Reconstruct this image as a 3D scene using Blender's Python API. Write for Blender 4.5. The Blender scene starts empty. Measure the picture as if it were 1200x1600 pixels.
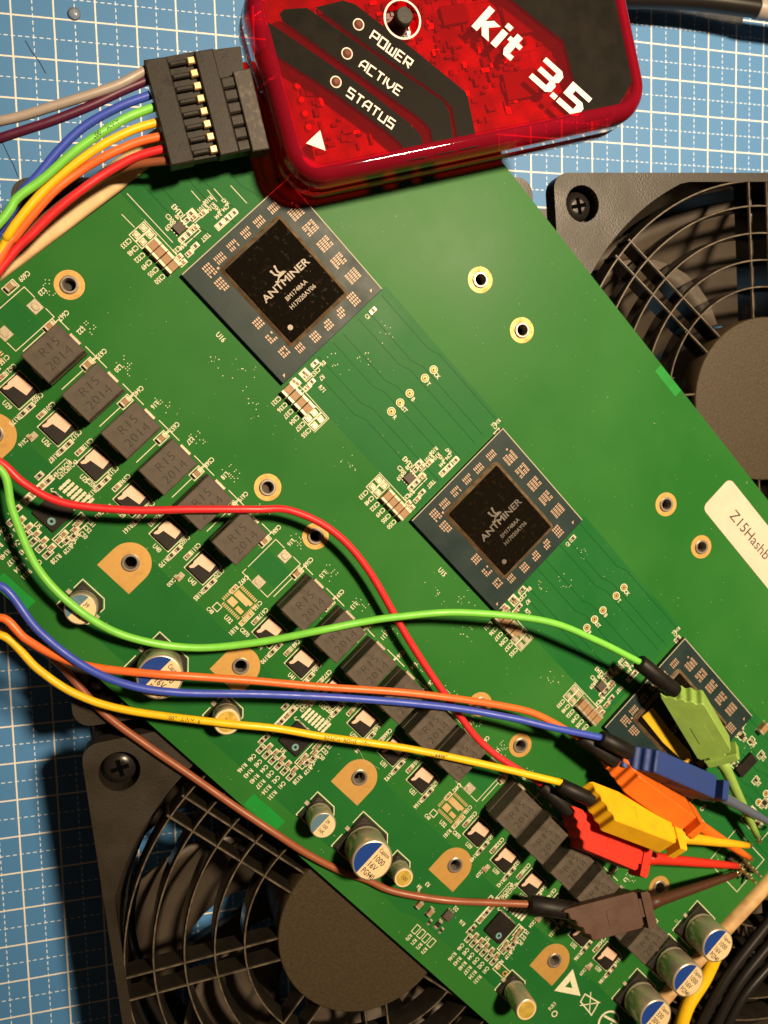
import bpy, bmesh, math, random
from mathutils import Vector, Matrix
random.seed(7)
S = 0.001                      # everything below is written in millimetres
sc = bpy.context.scene
COL = sc.collection

# ------------------------------------------------------------------ camera
FPX = 1319.27                  # focal length in pixels of the 1200x1600 photograph
CAM = Vector((29.03, -107.43, 234.99))
ROT = Matrix(((0.9644356744, 0.0463363163, -0.2602244717),
              (-0.0249123959, 0.9960666489, 0.0850329554),
              (0.2631410314, -0.0755260007, 0.9617965590)))
cd = bpy.data.cameras.new("camera"); cam = bpy.data.objects.new("camera", cd); COL.objects.link(cam)
cd.sensor_fit = 'VERTICAL'; cd.sensor_height = 36.0; cd.sensor_width = 27.0
cd.lens = 36.0 * FPX / 1600.0
cd.clip_start = 0.01; cd.clip_end = 20
cam.matrix_world = Matrix.Translation(CAM * S) @ ROT.to_4x4()
cd.dof.use_dof = True; cd.dof.focus_distance = 0.19; cd.dof.aperture_fstop = 26
sc.camera = cam

# ------------------------------------------------------------------ world, lamp, exposure
w = bpy.data.worlds.new("World"); sc.world = w; w.use_nodes = True
bg = w.node_tree.nodes['Background']; bg.inputs[0].default_value = (1.0, 0.62, 0.36, 1); bg.inputs[1].default_value = 0.038
def lamp(name, loc, target, power, color, radius, size, blend):
    d = bpy.data.lights.new(name, 'SPOT'); o = bpy.data.objects.new(name, d); COL.objects.link(o)
    d.energy = power; d.color = color; d.shadow_soft_size = radius * S
    d.spot_size = math.radians(size); d.spot_blend = blend
    o.location = Vector(loc) * S
    o.rotation_euler = (Vector(target) - Vector(loc)).to_track_quat('-Z', 'Y').to_euler()
    return o
lamp("desk_lamp", (312, 112, 760), (190, -75, 30), 55.0, (1.0, 0.77, 0.51), 44, 52, 1.0)
sc.view_settings.view_transform = 'Standard'; sc.view_settings.look = 'None'
sc.view_settings.exposure = 0.0; sc.view_settings.gamma = 1.0

# ------------------------------------------------------------------ helpers
def P(x, y, h):
    """pixel of the photograph -> point in mm on the level plane at height h"""
    d = ROT @ Vector(((x - 600) / FPX, -(y - 800) / FPX, -1.0))
    return CAM + d * ((h - CAM.z) / d.z)
BA = math.radians(-47.8); BO = Vector((100, -130, 40)); BR = Matrix.Rotation(BA, 3, 'Z')
BRI = BR.inverted()
def L(x, y, h=40.0):
    """pixel -> board coordinates (u along the board, v across, z above it)"""
    return BRI @ (P(x, y, h) - BO)
def sub(ox, oy, s, pts): return [(ox + x / s, oy + y / s) for x, y in pts]

MATS = {}
def mat(name, col, rough=0.5, metal=0.0, col2=None, nscale=0.3, bump=0.0, bscale=3.0, coat=0.0, spec=0.5, rvar=0.0, detail=5.0, lo=0.35, hi=0.65, crough=0.08):
    m = bpy.data.materials.new(name); m.use_nodes = True; nt = m.node_tree; N = nt.nodes; K = nt.links
    b = N['Principled BSDF']
    b.inputs['Base Color'].default_value = (*col, 1); b.inputs['Roughness'].default_value = rough
    b.inputs['Metallic'].default_value = metal; b.inputs['Specular IOR Level'].default_value = spec
    b.inputs['Coat Weight'].default_value = coat; b.inputs['Coat Roughness'].default_value = crough
    if col2 or bump or rvar:
        tc = N.new('ShaderNodeTexCoord')
        nz = N.new('ShaderNodeTexNoise'); nz.inputs['Scale'].default_value = nscale / S; nz.inputs['Detail'].default_value = detail
        K.new(tc.outputs['Object'], nz.inputs['Vector'])
        mr = N.new('ShaderNodeMapRange'); mr.inputs[1].default_value = lo; mr.inputs[2].default_value = hi
        K.new(nz.outputs['Fac'], mr.inputs[0])
        if col2:
            mx = N.new('ShaderNodeMix'); mx.data_type = 'RGBA'
            mx.inputs['A'].default_value = (*col, 1); mx.inputs['B'].default_value = (*col2, 1)
            K.new(mr.outputs[0], mx.inputs['Factor']); K.new(mx.outputs['Result'], b.inputs['Base Color'])
        if rvar:
            r2 = N.new('ShaderNodeMapRange'); r2.inputs[3].default_value = max(0.02, rough - rvar); r2.inputs[4].default_value = min(1, rough + rvar)
            K.new(mr.outputs[0], r2.inputs[0]); K.new(r2.outputs[0], b.inputs['Roughness'])
        if bump:
            n2 = N.new('ShaderNodeTexNoise'); n2.inputs['Scale'].default_value = bscale / S; n2.inputs['Detail'].default_value = 3
            K.new(tc.outputs['Object'], n2.inputs['Vector'])
            bp = N.new('ShaderNodeBump'); bp.inputs['Strength'].default_value = bump; bp.inputs['Distance'].default_value = 0.1 * S
            K.new(n2.outputs['Fac'], bp.inputs['Height']); K.new(bp.outputs[0], b.inputs['Normal'])
    MATS[name] = m
    return m

class MB:
    """collects shapes in mm; build() links them as one mesh object"""
    def __init__(s): s.v = []; s.f = []; s.m = []; s.sm = []
    def add(s, vs, fs, m=0, smooth=False):
        o = len(s.v); s.v += [tuple(v) for v in vs]
        for f in fs: s.f.append([i + o for i in f]); s.m.append(m); s.sm.append(smooth)
        return s
    def prism(s, poly, z0, z1, m=0, bev=0.0, xf=None):
        """closed polygon (anticlockwise) between two heights, with an optional chamfer at the top"""
        n = len(poly); vs = [(x, y, z0) for x, y in poly]
        if bev:
            vs += [(x, y, z1 - bev) for x, y in poly] + [(x, y, z1) for x, y in inset(poly, bev)]
            k = 3
        else: vs += [(x, y, z1) for x, y in poly]; k = 2
        fs = [list(range(n))[::-1], list(range((k - 1) * n, k * n))]
        for l in range(k - 1):
            for i in range(n):
                j = (i + 1) % n; fs.append([l * n + i, l * n + j, (l + 1) * n + j, (l + 1) * n + i])
        if xf is not None: vs = [xf @ Vector(v) for v in vs]
        return s.add(vs, fs, m)
    def box(s, cx, cy, z0, sx, sy, sz, m=0, rot=0.0, bev=0.0, xf=None):
        c, q = math.cos(rot), math.sin(rot)
        pl = [(-sx/2, -sy/2), (sx/2, -sy/2), (sx/2, sy/2), (-sx/2, sy/2)]
        return s.prism([(cx + x*c - y*q, cy + x*q + y*c) for x, y in pl], z0, z0 + sz, m, bev, xf)
    def lathe(s, prof, seg=32, m=0, c=(0, 0), cap0=False, cap1=True, smooth=True, xf=None):
        n = seg; vs = []; fs = []
        for r, z in prof:
            for i in range(n):
                a = 2*math.pi*i/n; vs.append((c[0] + r*math.cos(a), c[1] + r*math.sin(a), z))
        for l in range(len(prof)-1):
            for i in range(n):
                j = (i+1) % n; fs.append([l*n+i, l*n+j, (l+1)*n+j, (l+1)*n+i])
        if xf is not None: vs = [xf @ Vector(v) for v in vs]
        o = len(s.v); s.add(vs, fs, m, smooth)
        caps = []
        if cap0: caps.append([o + i for i in range(n)][::-1])
        if cap1: caps.append([o + (len(prof)-1)*n + i for i in range(n)])
        for f in caps: s.f.append(f); s.m.append(m); s.sm.append(False)
        return s
    def disc(s, cx, cy, z, r, seg=16, m=0, r0=0.0):
        if r0 <= 0: return s.add([(cx + r*math.cos(2*math.pi*i/seg), cy + r*math.sin(2*math.pi*i/seg), z) for i in range(seg)], [list(range(seg))], m)
        vs = []; fs = []
        for i in range(seg):
            a = 2*math.pi*i/seg; vs += [(cx + r0*math.cos(a), cy + r0*math.sin(a), z), (cx + r*math.cos(a), cy + r*math.sin(a), z)]
            j = (i+1) % seg; fs.append([2*i, 2*i+1, 2*j+1, 2*j])
        return s.add(vs, fs, m)
    def ring(s, R, z0, z1, w_, seg=96, m=0, c=(0, 0), a0=0.0, a1=2*math.pi):
        """upright ring of rectangular section with a rounded upper edge"""
        prof = [(R - w_*.55, z0), (R - w_*.34, z1 - w_*0.2), (R - w_*0.2, z1), (R + w_*0.2, z1), (R + w_*.34, z1 - w_*0.2), (R + w_*.55, z0), (R - w_*.55, z0)]
        return s.lathe(prof[::-1], seg, m, c, cap1=False)
    def tube(s, pts, r, seg=12, m=0, caps=True):
        pts = [Vector(p) for p in pts]; n = len(pts); rr = r if isinstance(r, (list, tuple)) else [r]*n
        vs = []; fs = []; t = (pts[1]-pts[0]).normalized()
        nrm = t.cross(Vector((0, 0, 1)))
        if nrm.length < 1e-4: nrm = Vector((1, 0, 0))
        nrm.normalize()
        for i in range(n):
            t = (pts[min(i+1, n-1)] - pts[max(i-1, 0)]).normalized()
            nrm = (nrm - t*nrm.dot(t)).normalized(); bn = t.cross(nrm)
            for k in range(seg):
                a = 2*math.pi*k/seg; vs.append(pts[i] + (nrm*math.cos(a) + bn*math.sin(a))*rr[i])
        for i in range(n-1):
            for k in range(seg):
                j = (k+1) % seg; fs.append([i*seg+k, i*seg+j, (i+1)*seg+j, (i+1)*seg+k])
        o = len(s.v); s.add(vs, fs, m, True)
        if caps:
            s.f.append([o + k for k in range(seg)][::-1]); s.m.append(m); s.sm.append(False)
            s.f.append([o + (n-1)*seg + k for k in range(seg)]); s.m.append(m); s.sm.append(False)
        return s
    def line(s, pts, wd, z, closed=False, m=0):
        """flat mitred line of width wd"""
        p = [Vector((x, y)) for x, y in pts]; n = len(p); vs = []
        for i in range(n):
            a = p[(i-1) % n] if (closed or i > 0) else None; b = p[(i+1) % n] if (closed or i < n-1) else None
            d0 = (p[i]-a).normalized() if a is not None else None; d1 = (b-p[i]).normalized() if b is not None else None
            if d0 is None: d0 = d1
            if d1 is None: d1 = d0
            n0 = Vector((-d0.y, d0.x)); n1 = Vector((-d1.y, d1.x)); q = n0 + n1
            if q.length < 0.2: q = n0.copy()
            q.normalize(); k = wd/2/max(0.35, q.dot(n0))
            vs += [(p[i].x + q.x*k, p[i].y + q.y*k, z), (p[i].x - q.x*k, p[i].y - q.y*k, z)]
        fs = [[2*i, 2*i+1, 2*i+3, 2*i+2] for i in range(n-1)]
        if closed: fs.append([2*n-2, 2*n-1, 1, 0])
        return s.add(vs, fs, m)
    def text(s, txt, x, y, size, rot=0.0, z=0.0, m=0, sx=1.0, bold=0.0, align='C', fn=None):
        vs, fs, w_, h_ = glyphs(txt, bold); c, q = math.cos(rot), math.sin(rot); k = size/0.72
        ox = {'C': -w_/2, 'L': 0, 'R': -w_}[align]; out = []
        for a, b in vs:
            a = (a + ox)*k*sx; b = (b - 0.36)*k
            out.append((x + a*c - b*q, y + a*q + b*c, z))
        if fn: out = [fn(o) for o in out]
        return s.add(out, fs, m)
    def build(s, name, mats, parent=None, loc=(0, 0, 0), rot=(0, 0, 0), data=None):
        me = data
        if me is None:
            me = bpy.data.meshes.new(name)
            me.from_pydata([(x*S, y*S, z*S) for x, y, z in s.v], [], s.f)
            for mm in (mats if isinstance(mats, (list, tuple)) else [mats]): me.materials.append(MATS[mm] if isinstance(mm, str) else mm)
            me.polygons.foreach_set('material_index', s.m); me.polygons.foreach_set('use_smooth', s.sm); me.update()
        o = bpy.data.objects.new(name, me); COL.objects.link(o)
        o.location = Vector(loc)*S; o.rotation_euler = rot
        if parent is not None: o.parent = parent
        return o
def inst(name, data, parent=None, loc=(0, 0, 0), rotz=0.0):
    o = bpy.data.objects.new(name, data); COL.objects.link(o); o.location = Vector(loc)*S; o.rotation_euler = (0, 0, rotz)
    if parent is not None: o.parent = parent
    return o
def inset(poly, d):
    n = len(poly); out = []
    for i in range(n):
        a, b, c = Vector(poly[i-1]), Vector(poly[i]), Vector(poly[(i+1) % n])
        d0 = (b-a).normalized(); d1 = (c-b).normalized(); n0 = Vector((-d0.y, d0.x)); n1 = Vector((-d1.y, d1.x))
        q = n0 + n1
        if q.length < 1e-6: q = n0
        q.normalize(); r = b + q*d/max(0.3, q.dot(n0)); out.append((r.x, r.y))
    return out
def rrect(x0, y0, x1, y1, r, seg=6):
    out = []
    for cx, cy, a in ((x1-r, y1-r, 0), (x0+r, y1-r, 90), (x0+r, y0+r, 180), (x1-r, y0+r, 270)):
        for i in range(seg+1):
            t = math.radians(a + 90*i/seg); out.append((cx + r*math.cos(t), cy + r*math.sin(t)))
    return out
_gc = {}
def glyphs(txt, bold=0.0):
    k = (txt, bold)
    if k not in _gc:
        c = bpy.data.curves.new("t", 'FONT'); c.body = txt; c.resolution_u = 2; c.size = 1.0; c.offset = bold; c.fill_mode = 'FRONT'
        o = bpy.data.objects.new("t", c); me = o.to_mesh()
        vs = [(v.co.x, v.co.y) for v in me.vertices]; fs = [list(p.vertices) for p in me.polygons]
        fs = [f if me.polygons[i].normal.z > 0 else f[::-1] for i, f in enumerate(fs)]
        o.to_mesh_clear(); bpy.data.objects.remove(o); bpy.data.curves.remove(c)
        w_ = max([v[0] for v in vs] or [0.3]); _gc[k] = (vs, fs, w_, 0.72)
    return _gc[k]
def spline(pts, n=10):
    p = [Vector(q) for q in pts]; p = [p[0]*2 - p[1]] + p + [p[-1]*2 - p[-2]]; out = []
    for i in range(1, len(p)-2):
        a, b, c, d = p[i-1:i+3]
        for k in range(n):
            t = k/n; out.append(0.5*((2*b) + (c-a)*t + (2*a-5*b+4*c-d)*t*t + (-a+3*b-3*c+d)*t**3))
    out.append(p[-2]); return out
def thing(name, label, cat, loc=(0, 0, 0), rotz=0.0, group=None):
    o = bpy.data.objects.new(name, None); COL.objects.link(o); o.location = Vector(loc)*S; o.rotation_euler = (0, 0, rotz)
    o.empty_display_size = 0.01; return tag(o, label, cat, group)
def tag(o, label, cat, group=None):
    o['label'] = label; o['category'] = cat
    if group: o['group'] = group
    return o
def curve_plate(name, outline, holes, z0, z1, mats, parent=None):
    """a plate with real through holes"""
    c = bpy.data.curves.new(name, 'CURVE'); c.dimensions = '2D'; c.fill_mode = 'BOTH'; c.extrude = (z1-z0)/2
    for poly in [outline] + holes:
        sp = c.splines.new('POLY'); sp.points.add(len(poly)-1); sp.use_cyclic_u = True
        for i, (x, y) in enumerate(poly): sp.points[i].co = (x, y, 0, 1)
    o = bpy.data.objects.new(name, c); me = o.to_mesh(); mb = MB()
    mb.add([(v.co.x, v.co.y, v.co.z + (z0+z1)/2) for v in me.vertices], [list(p.vertices) for p in me.polygons])
    o.to_mesh_clear(); bpy.data.objects.remove(o); bpy.data.curves.remove(c)
    return mb
def circle(cx, cy, r, seg=32): return [(cx + r*math.cos(2*math.pi*i/seg), cy + r*math.sin(2*math.pi*i/seg)) for i in range(seg)]

# ------------------------------------------------------------------ materials
mat('pcb', (0.019, 0.128, 0.021), 0.40, col2=(0.033, 0.158, 0.029), nscale=0.028, lo=.38, hi=.72, detail=7, bump=0.05, bscale=0.7, rvar=0.06, spec=0.07)
mat('pcb_bare', (0.012, 0.116, 0.025), 0.42, col2=(0.017, 0.132, 0.029), nscale=0.05, bump=0.05, bscale=0.7, rvar=0.06, spec=0.07)
mat('pcb_zone', (0.012, 0.110, 0.022), 0.42, col2=(0.018, 0.130, 0.027), nscale=0.05, bump=0.05, bscale=0.7, spec=.06)
mat('pcb_trace', (0.005, 0.076, 0.018), 0.4, spec=.06)
mat('pcb_window', (0.012, 0.25, 0.036), 0.42, col2=(0.014, 0.215, 0.032), spec=.15, nscale=0.25)
mat('pcb_edge', (0.30, 0.30, 0.10), 0.6, col2=(0.22, 0.25, 0.07), nscale=1.0)
mat('silk', (0.74, 0.70, 0.52), 0.6, col2=(0.62, 0.58, 0.41), spec=.2, nscale=1.2)
mat('gold', (0.78, 0.58, 0.30), 0.42, metal=0.35, col2=(0.60, 0.38, 0.15), nscale=0.4, rvar=0.12, bump=0.1, bscale=2.0)
mat('gold_flat', (0.62, 0.36, 0.10), 0.5, metal=0.35, col2=(0.48, 0.27, 0.07), nscale=0.5, rvar=0.1, bump=0.12, bscale=2.5)
mat('solder', (0.82, 0.74, 0.56), 0.30, metal=0.45, col2=(0.55, 0.47, 0.32), nscale=1.2, bump=0.5, bscale=1.2, rvar=0.1)
mat('steel', (0.36, 0.32, 0.27), 0.36, metal=0.6, col2=(0.28, 0.24, 0.20), nscale=0.9, rvar=0.1)
mat('copper_pad', (0.82, 0.58, 0.44), 0.45, metal=0.15, col2=(0.72, 0.48, 0.34), nscale=0.6, rvar=0.08)
mat('mlcc', (0.34, 0.20, 0.10), 0.5, spec=.3, col2=(0.28, 0.16, 0.075), nscale=0.8)
mat('tin', (0.62, 0.54, 0.40), 0.4, metal=0.5, col2=(0.48, 0.41, 0.30), nscale=1.5)
mat('resistor_body', (0.018, 0.014, 0.010), 0.45)
mat('chip_black', (0.011, 0.009, 0.007), 0.5, spec=.25, col2=(0.017, 0.013, 0.010), nscale=0.6, bump=0.15, bscale=4)
mat('chip_dot', (0.16, 0.34, 0.33), 0.6, col2=(0.10, 0.24, 0.24), nscale=1.0)
mat('ferrite', (0.066, 0.053, 0.041), 0.58, spec=.3, col2=(0.096, 0.078, 0.060), nscale=0.5, bump=0.25, bscale=3.0, rvar=0.1)
mat('ferrite_ink', (0.016, 0.012, 0.009), 0.7, col2=(0.05, 0.038, 0.028), nscale=2.2, lo=0.45, hi=0.75)
mat('substrate', (0.013, 0.027, 0.027), 0.42, col2=(0.019, 0.035, 0.034), nscale=0.15, rvar=0.06, bump=0.06, bscale=1.0, spec=.14)
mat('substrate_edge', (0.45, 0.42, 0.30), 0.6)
mat('epoxy', (0.085, 0.055, 0.030), 0.35, col2=(0.15, 0.105, 0.06), nscale=0.5, rvar=0.12)
mat('die', (0.006, 0.0045, 0.003), 0.10, col2=(0.034, 0.025, 0.013), nscale=0.9, rvar=0.07, lo=0.57, hi=0.85, detail=14, spec=0.5)
mat('die_print', (0.42, 0.36, 0.29), 0.55, col2=(0.30, 0.25, 0.20), nscale=1.5)
mat('die_faint', (0.15, 0.125, 0.095), 0.5, col2=(0.06, 0.05, 0.038), nscale=0.6)
mat('pad_copper', (0.52, 0.35, 0.24), 0.5, metal=0.1, col2=(0.40, 0.26, 0.175), nscale=1.5)
mat('can', (0.58, 0.51, 0.39), 0.34, metal=0.55, col2=(0.48, 0.42, 0.31), nscale=0.3, rvar=0.1)
mat('can_top', (0.84, 0.66, 0.38), 0.40, metal=0.15, col2=(0.78, 0.59, 0.33), nscale=0.5, bump=0.1, bscale=1.0)
mat('can_blue', (0.012, 0.05, 0.26), 0.3, coat=0.4)
mat('can_grey', (0.10, 0.19, 0.26), 0.3, coat=0.4)
mat('can_gold', (0.80, 0.58, 0.13), 0.3, metal=0.3, col2=(0.55, 0.38, 0.06), nscale=0.6, bump=0.6, bscale=0.9)
mat('ink', (0.02, 0.014, 0.012), 0.6)
mat('black_base', (0.016, 0.013, 0.010), 0.45, bump=0.1)
mat('fan_black', (0.022, 0.0175, 0.012), 0.45, col2=(0.030, 0.024, 0.017), nscale=0.12, bump=0.7, bscale=2.0, rvar=0.06, spec=.36)
mat('fan_grill', (0.013, 0.011, 0.008), 0.22, col2=(0.019, 0.016, 0.012), nscale=0.3, bump=0.1)
mat('grill_glint', (0.15, 0.12, 0.085), 0.3, col2=(0.06, 0.048, 0.034), nscale=0.5)  # lighter colour on top faces only, painting in the bright glint lines
mat('fan_hub', (0.042, 0.030, 0.016), 0.46, col2=(0.052, 0.038, 0.021), nscale=1.6, bump=0.5, bscale=2.4, rvar=0.06, spec=.3)
mat('fan_blade', (0.060, 0.046, 0.034), 0.5, col2=(0.078, 0.062, 0.046), nscale=0.08, bump=0.1, bscale=1.5)
mat('fan_inner', (0.022, 0.019, 0.017), 0.5)
mat('screw', (0.022, 0.019, 0.017), 0.28, metal=0.4)
mat('wood', (0.62, 0.40, 0.18), 0.6, col2=(0.42, 0.25, 0.10), nscale=0.25, bump=0.25, bscale=1.0)
mat('wood_pale', (0.72, 0.52, 0.27), 0.6, col2=(0.60, 0.41, 0.19), nscale=0.25, bump=0.25, bscale=1.0)
mat('paper', (0.62, 0.53, 0.42), 0.65, spec=.2, col2=(0.58, 0.49, 0.385), nscale=0.2)
mat('connector', (0.020, 0.017, 0.014), 0.45, spec=.2, col2=(0.032, 0.027, 0.022), nscale=0.4, bump=0.2, bscale=2.0, rvar=0.1)
mat('header_grey', (0.045, 0.038, 0.032), 0.5, spec=.25, col2=(0.12, 0.10, 0.085), nscale=0.8, bump=0.2, lo=0.5, hi=0.75)
mat('contact', (0.86, 0.66, 0.36), 0.32, metal=0.7, col2=(0.70, 0.48, 0.22), nscale=1.2)
for n, c in (('red', (0.70, 0.022, 0.028)), ('green', (0.20, 0.66, 0.075)), ('blue', (0.045, 0.085, 0.52)), ('orange', (0.86, 0.16, 0.030)),
             ('yellow', (0.90, 0.55, 0.010)), ('brown', (0.29, 0.085, 0.035)), ('beige', (0.38, 0.32, 0.28)), ('purple', (0.085, 0.008, 0.035))):
    mat('wire_' + n, c, 0.42, col2=tuple(k*0.88 for k in c), nscale=0.4, bump=0.12, bscale=1.2, rvar=0.06)
for n, c in (('red', (0.60, 0.030, 0.014)), ('green', (0.26, 0.42, 0.085)), ('blue', (0.022, 0.048, 0.20)), ('orange', (0.80, 0.16, 0.014)),
             ('yellow', (0.86, 0.46, 0.012)), ('brown', (0.066, 0.027, 0.013))):
    mat('clip_' + n, c, 0.50, spec=.25, col2=tuple(k*0.86 for k in c), nscale=0.25, bump=0.18, bscale=1.4, rvar=0.08)
mat('arm_blue', (0.10, 0.12, 0.17), 0.22, coat=0.3)
mat('sleeve', (0.007, 0.006, 0.005), 0.5, spec=.25, col2=(0.012, 0.010, 0.009), nscale=0.5, bump=0.15)
mat('hook_metal', (0.66, 0.44, 0.26), 0.3, metal=0.9)
mat('cable', (0.014, 0.012, 0.011), 0.34, bump=0.08, spec=.35)
mat('yellow_strip', (0.66, 0.42, 0.018), 0.4, col2=(0.58, 0.36, 0.014), nscale=0.3, bump=0.1)
mat('print_black', (0.007, 0.006, 0.0045), 0.5, col2=(0.014, 0.012, 0.009), nscale=0.25, rvar=0.05, bump=0.10, bscale=4, spec=.03)
mat('print_white', (0.86, 0.78, 0.70), 0.5, col2=(0.80, 0.70, 0.62), nscale=0.6)
mat('inner_pcb', (0.40, 0.07, 0.06), 0.5, col2=(0.12, 0.02, 0.018), nscale=0.22)
mat('void', (0.002, 0.002, 0.002), 1.0, spec=0.0)  # lightless black, painted-in shade for screw slots and hole bottoms
mat('inner_chip', (0.07, 0.03, 0.03), 0.4)
mat('inner_metal', (0.9, 0.7, 0.6), 0.3, metal=0.6)
mat('led', (0.17, 0.065, 0.048), 0.15, coat=0.6)
mat('dust', (0.55, 0.56, 0.42), 0.8)
mat('table', (0.10, 0.07, 0.05), 0.6, col2=(0.14, 0.09, 0.06), nscale=0.02)

def shell_mat(name, tint, gloss_rough, body, body_fac):
    m = bpy.data.materials.new(name); m.use_nodes = True; N = m.node_tree.nodes; K = m.node_tree.links
    N.remove(N['Principled BSDF']); out = N['Material Output']
    tr = N.new('ShaderNodeBsdfTransparent'); tr.inputs[0].default_value = (*tint, 1)
    df = N.new('ShaderNodeBsdfDiffuse'); df.inputs[0].default_value = (*body, 1)
    gl = N.new('ShaderNodeBsdfGlossy'); gl.inputs['Roughness'].default_value = gloss_rough
    tc = N.new('ShaderNodeTexCoord'); nz = N.new('ShaderNodeTexNoise'); nz.inputs['Scale'].default_value = 0.5/S; nz.inputs['Detail'].default_value = 6
    K.new(tc.outputs['Object'], nz.inputs['Vector'])
    mr = N.new('ShaderNodeMapRange'); mr.inputs[3].default_value = gloss_rough*0.8; mr.inputs[4].default_value = gloss_rough*1.25
    K.new(nz.outputs['Fac'], mr.inputs[0]); K.new(mr.outputs[0], gl.inputs['Roughness'])
    fr = N.new('ShaderNodeFresnel'); fr.inputs[0].default_value = 1.5
    m1 = N.new('ShaderNodeMixShader'); m1.inputs[0].default_value = body_fac; m2 = N.new('ShaderNodeMixShader')
    K.new(tr.outputs[0], m1.inputs[1]); K.new(df.outputs[0], m1.inputs[2])
    K.new(fr.outputs[0], m2.inputs[0]); K.new(m1.outputs[0], m2.inputs[1]); K.new(gl.outputs[0], m2.inputs[2])
    K.new(m2.outputs[0], out.inputs['Surface']); MATS[name] = m
shell_mat('red_clear', (0.92, 0.05, 0.11), 0.035, (0.50, 0.012, 0.038), 0.32)
shell_mat('red_plate', (0.95, 0.07, 0.12), 0.025, (0.52, 0.055, 0.075), 0.10)
shell_mat('clear_film', (0.93, 0.93, 0.93), 0.12, (0.8, 0.8, 0.8), 0.05)
shell_mat('clear_rubber', (0.80, 0.80, 0.78), 0.10, (0.7, 0.7, 0.68), 0.22)

def mat_cutting():
    m = bpy.data.materials.new('cutting_mat'); m.use_nodes = True; N = m.node_tree.nodes; K = m.node_tree.links
    b = N['Principled BSDF']; b.inputs['Roughness'].default_value = 0.55; b.inputs['Specular IOR Level'].default_value = 0.35
    def math_(op, a, b_=None):
        n = N.new('ShaderNodeMath'); n.operation = op
        for i, x in ((0, a), (1, b_)):
            if x is None: continue
            if isinstance(x, (int, float)): n.inputs[i].default_value = x
            else: K.new(x, n.inputs[i])
        return n.outputs[0]
    tc = N.new('ShaderNodeTexCoord'); sp = N.new('ShaderNodeSeparateXYZ'); K.new(tc.outputs['Object'], sp.inputs[0])
    x = math_('MULTIPLY', sp.outputs[0], 1/S); y = math_('MULTIPLY', sp.outputs[1], 1/S)
    def dist(c, off):     # distance in mm to the nearest line of a 10 mm grid
        f = math_('FRACT', math_('ADD', math_('MULTIPLY', c, 0.1), off + 100.0)); return math_('MULTIPLY', math_('ABSOLUTE', math_('SUBTRACT', f, 0.5)), 10.0)
    def dash(c): return math_('LESS_THAN', math_('FRACT', math_('ADD', math_('MULTIPLY', c, 0.6), 100.19)), 0.60)
    nz = N.new('ShaderNodeTexNoise'); nz.inputs['Scale'].default_value = 1.3/S; nz.inputs['Detail'].default_value = 4; K.new(tc.outputs['Object'], nz.inputs['Vector'])
    wob = math_('MULTIPLY', math_('SUBTRACT', nz.outputs['Fac'], 0.5), 0.12)
    sol = math_('MAXIMUM', math_('LESS_THAN', dist(x, 0.5), math_('ADD', wob, 0.195)), math_('LESS_THAN', dist(y, 0.5), math_('ADD', wob, 0.195)))
    dx = math_('MULTIPLY', math_('LESS_THAN', dist(x, 0.0), math_('ADD', wob, 0.12)), dash(y))
    dy = math_('MULTIPLY', math_('LESS_THAN', dist(y, 0.0), math_('ADD', wob, 0.12)), dash(x))
    da = math_('MAXIMUM', dx, dy)
    n2 = N.new('ShaderNodeTexNoise'); n2.inputs['Scale'].default_value = 0.035/S; n2.inputs['Detail'].default_value = 8; K.new(tc.outputs['Object'], n2.inputs['Vector'])
    c1 = N.new('ShaderNodeMix'); c1.data_type = 'RGBA'; c1.inputs['A'].default_value = (0.058, 0.196, 0.435, 1); c1.inputs['B'].default_value = (0.074, 0.228, 0.48, 1)
    K.new(n2.outputs['Fac'], c1.inputs['Factor'])
    c2 = N.new('ShaderNodeMix'); c2.data_type = 'RGBA'; c2.inputs['B'].default_value = (0.66, 0.76, 0.86, 1); K.new(da, c2.inputs['Factor']); K.new(c1.outputs['Result'], c2.inputs['A'])
    c3 = N.new('ShaderNodeMix'); c3.data_type = 'RGBA'; c3.inputs['B'].default_value = (0.80, 0.77, 0.70, 1); K.new(sol, c3.inputs['Factor']); K.new(c2.outputs['Result'], c3.inputs['A'])
    K.new(c3.outputs['Result'], b.inputs['Base Color'])
    n3 = N.new('ShaderNodeTexNoise'); n3.inputs['Scale'].default_value = 2.2/S; K.new(tc.outputs['Object'], n3.inputs['Vector'])
    bp = N.new('ShaderNodeBump'); bp.inputs['Strength'].default_value = 0.12; bp.inputs['Distance'].default_value = 0.1*S; K.new(n3.outputs['Fac'], bp.inputs['Height']); K.new(bp.outputs[0], b.inputs['Normal'])
    MATS['cutting_mat'] = m
mat_cutting()

# ------------------------------------------------------------------ table and mat
o = MB().box(100, -120, -43, 1600, 1200, 40).build('table_top', 'table'); o['kind'] = 'structure'
o = MB().prism(rrect(-180, -400, 410, 90, 6), -3, 0, 0, 0.4).build('cutting_mat', 'cutting_mat')
tag(o, 'blue cutting mat with a white ruled grid lying under everything', 'cutting mat')
st = MB()
for pts in (sub(0, 0, 3, [(118, 190), (150, 245), (185, 290), (215, 345)]), sub(0, 0, 3, [(12, 670), (40, 730), (62, 770), (85, 830)])):
    q = [P(x, y, 0.03) for x, y in pts]; st.line([(p.x, p.y) for p in q], 0.22, 0.03)
d = P(116, 22, 0)
MB().lathe([(1.55, 0.02), (1.6, 0.3), (1.4, .7), (.9, 1.0), (0.25, 1.1)], 24).build('rubber_foot', 'clear_rubber', None, (d.x, d.y, 0))
tag(bpy.data.objects['rubber_foot'], 'small clear domed rubber foot stuck on the blue mat, top left', 'rubber foot')
stn = st.build('ink_mark', 'sleeve'); tag(stn, 'two thin dark ink strokes on the mat beside the left edge', 'ink mark')

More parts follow.
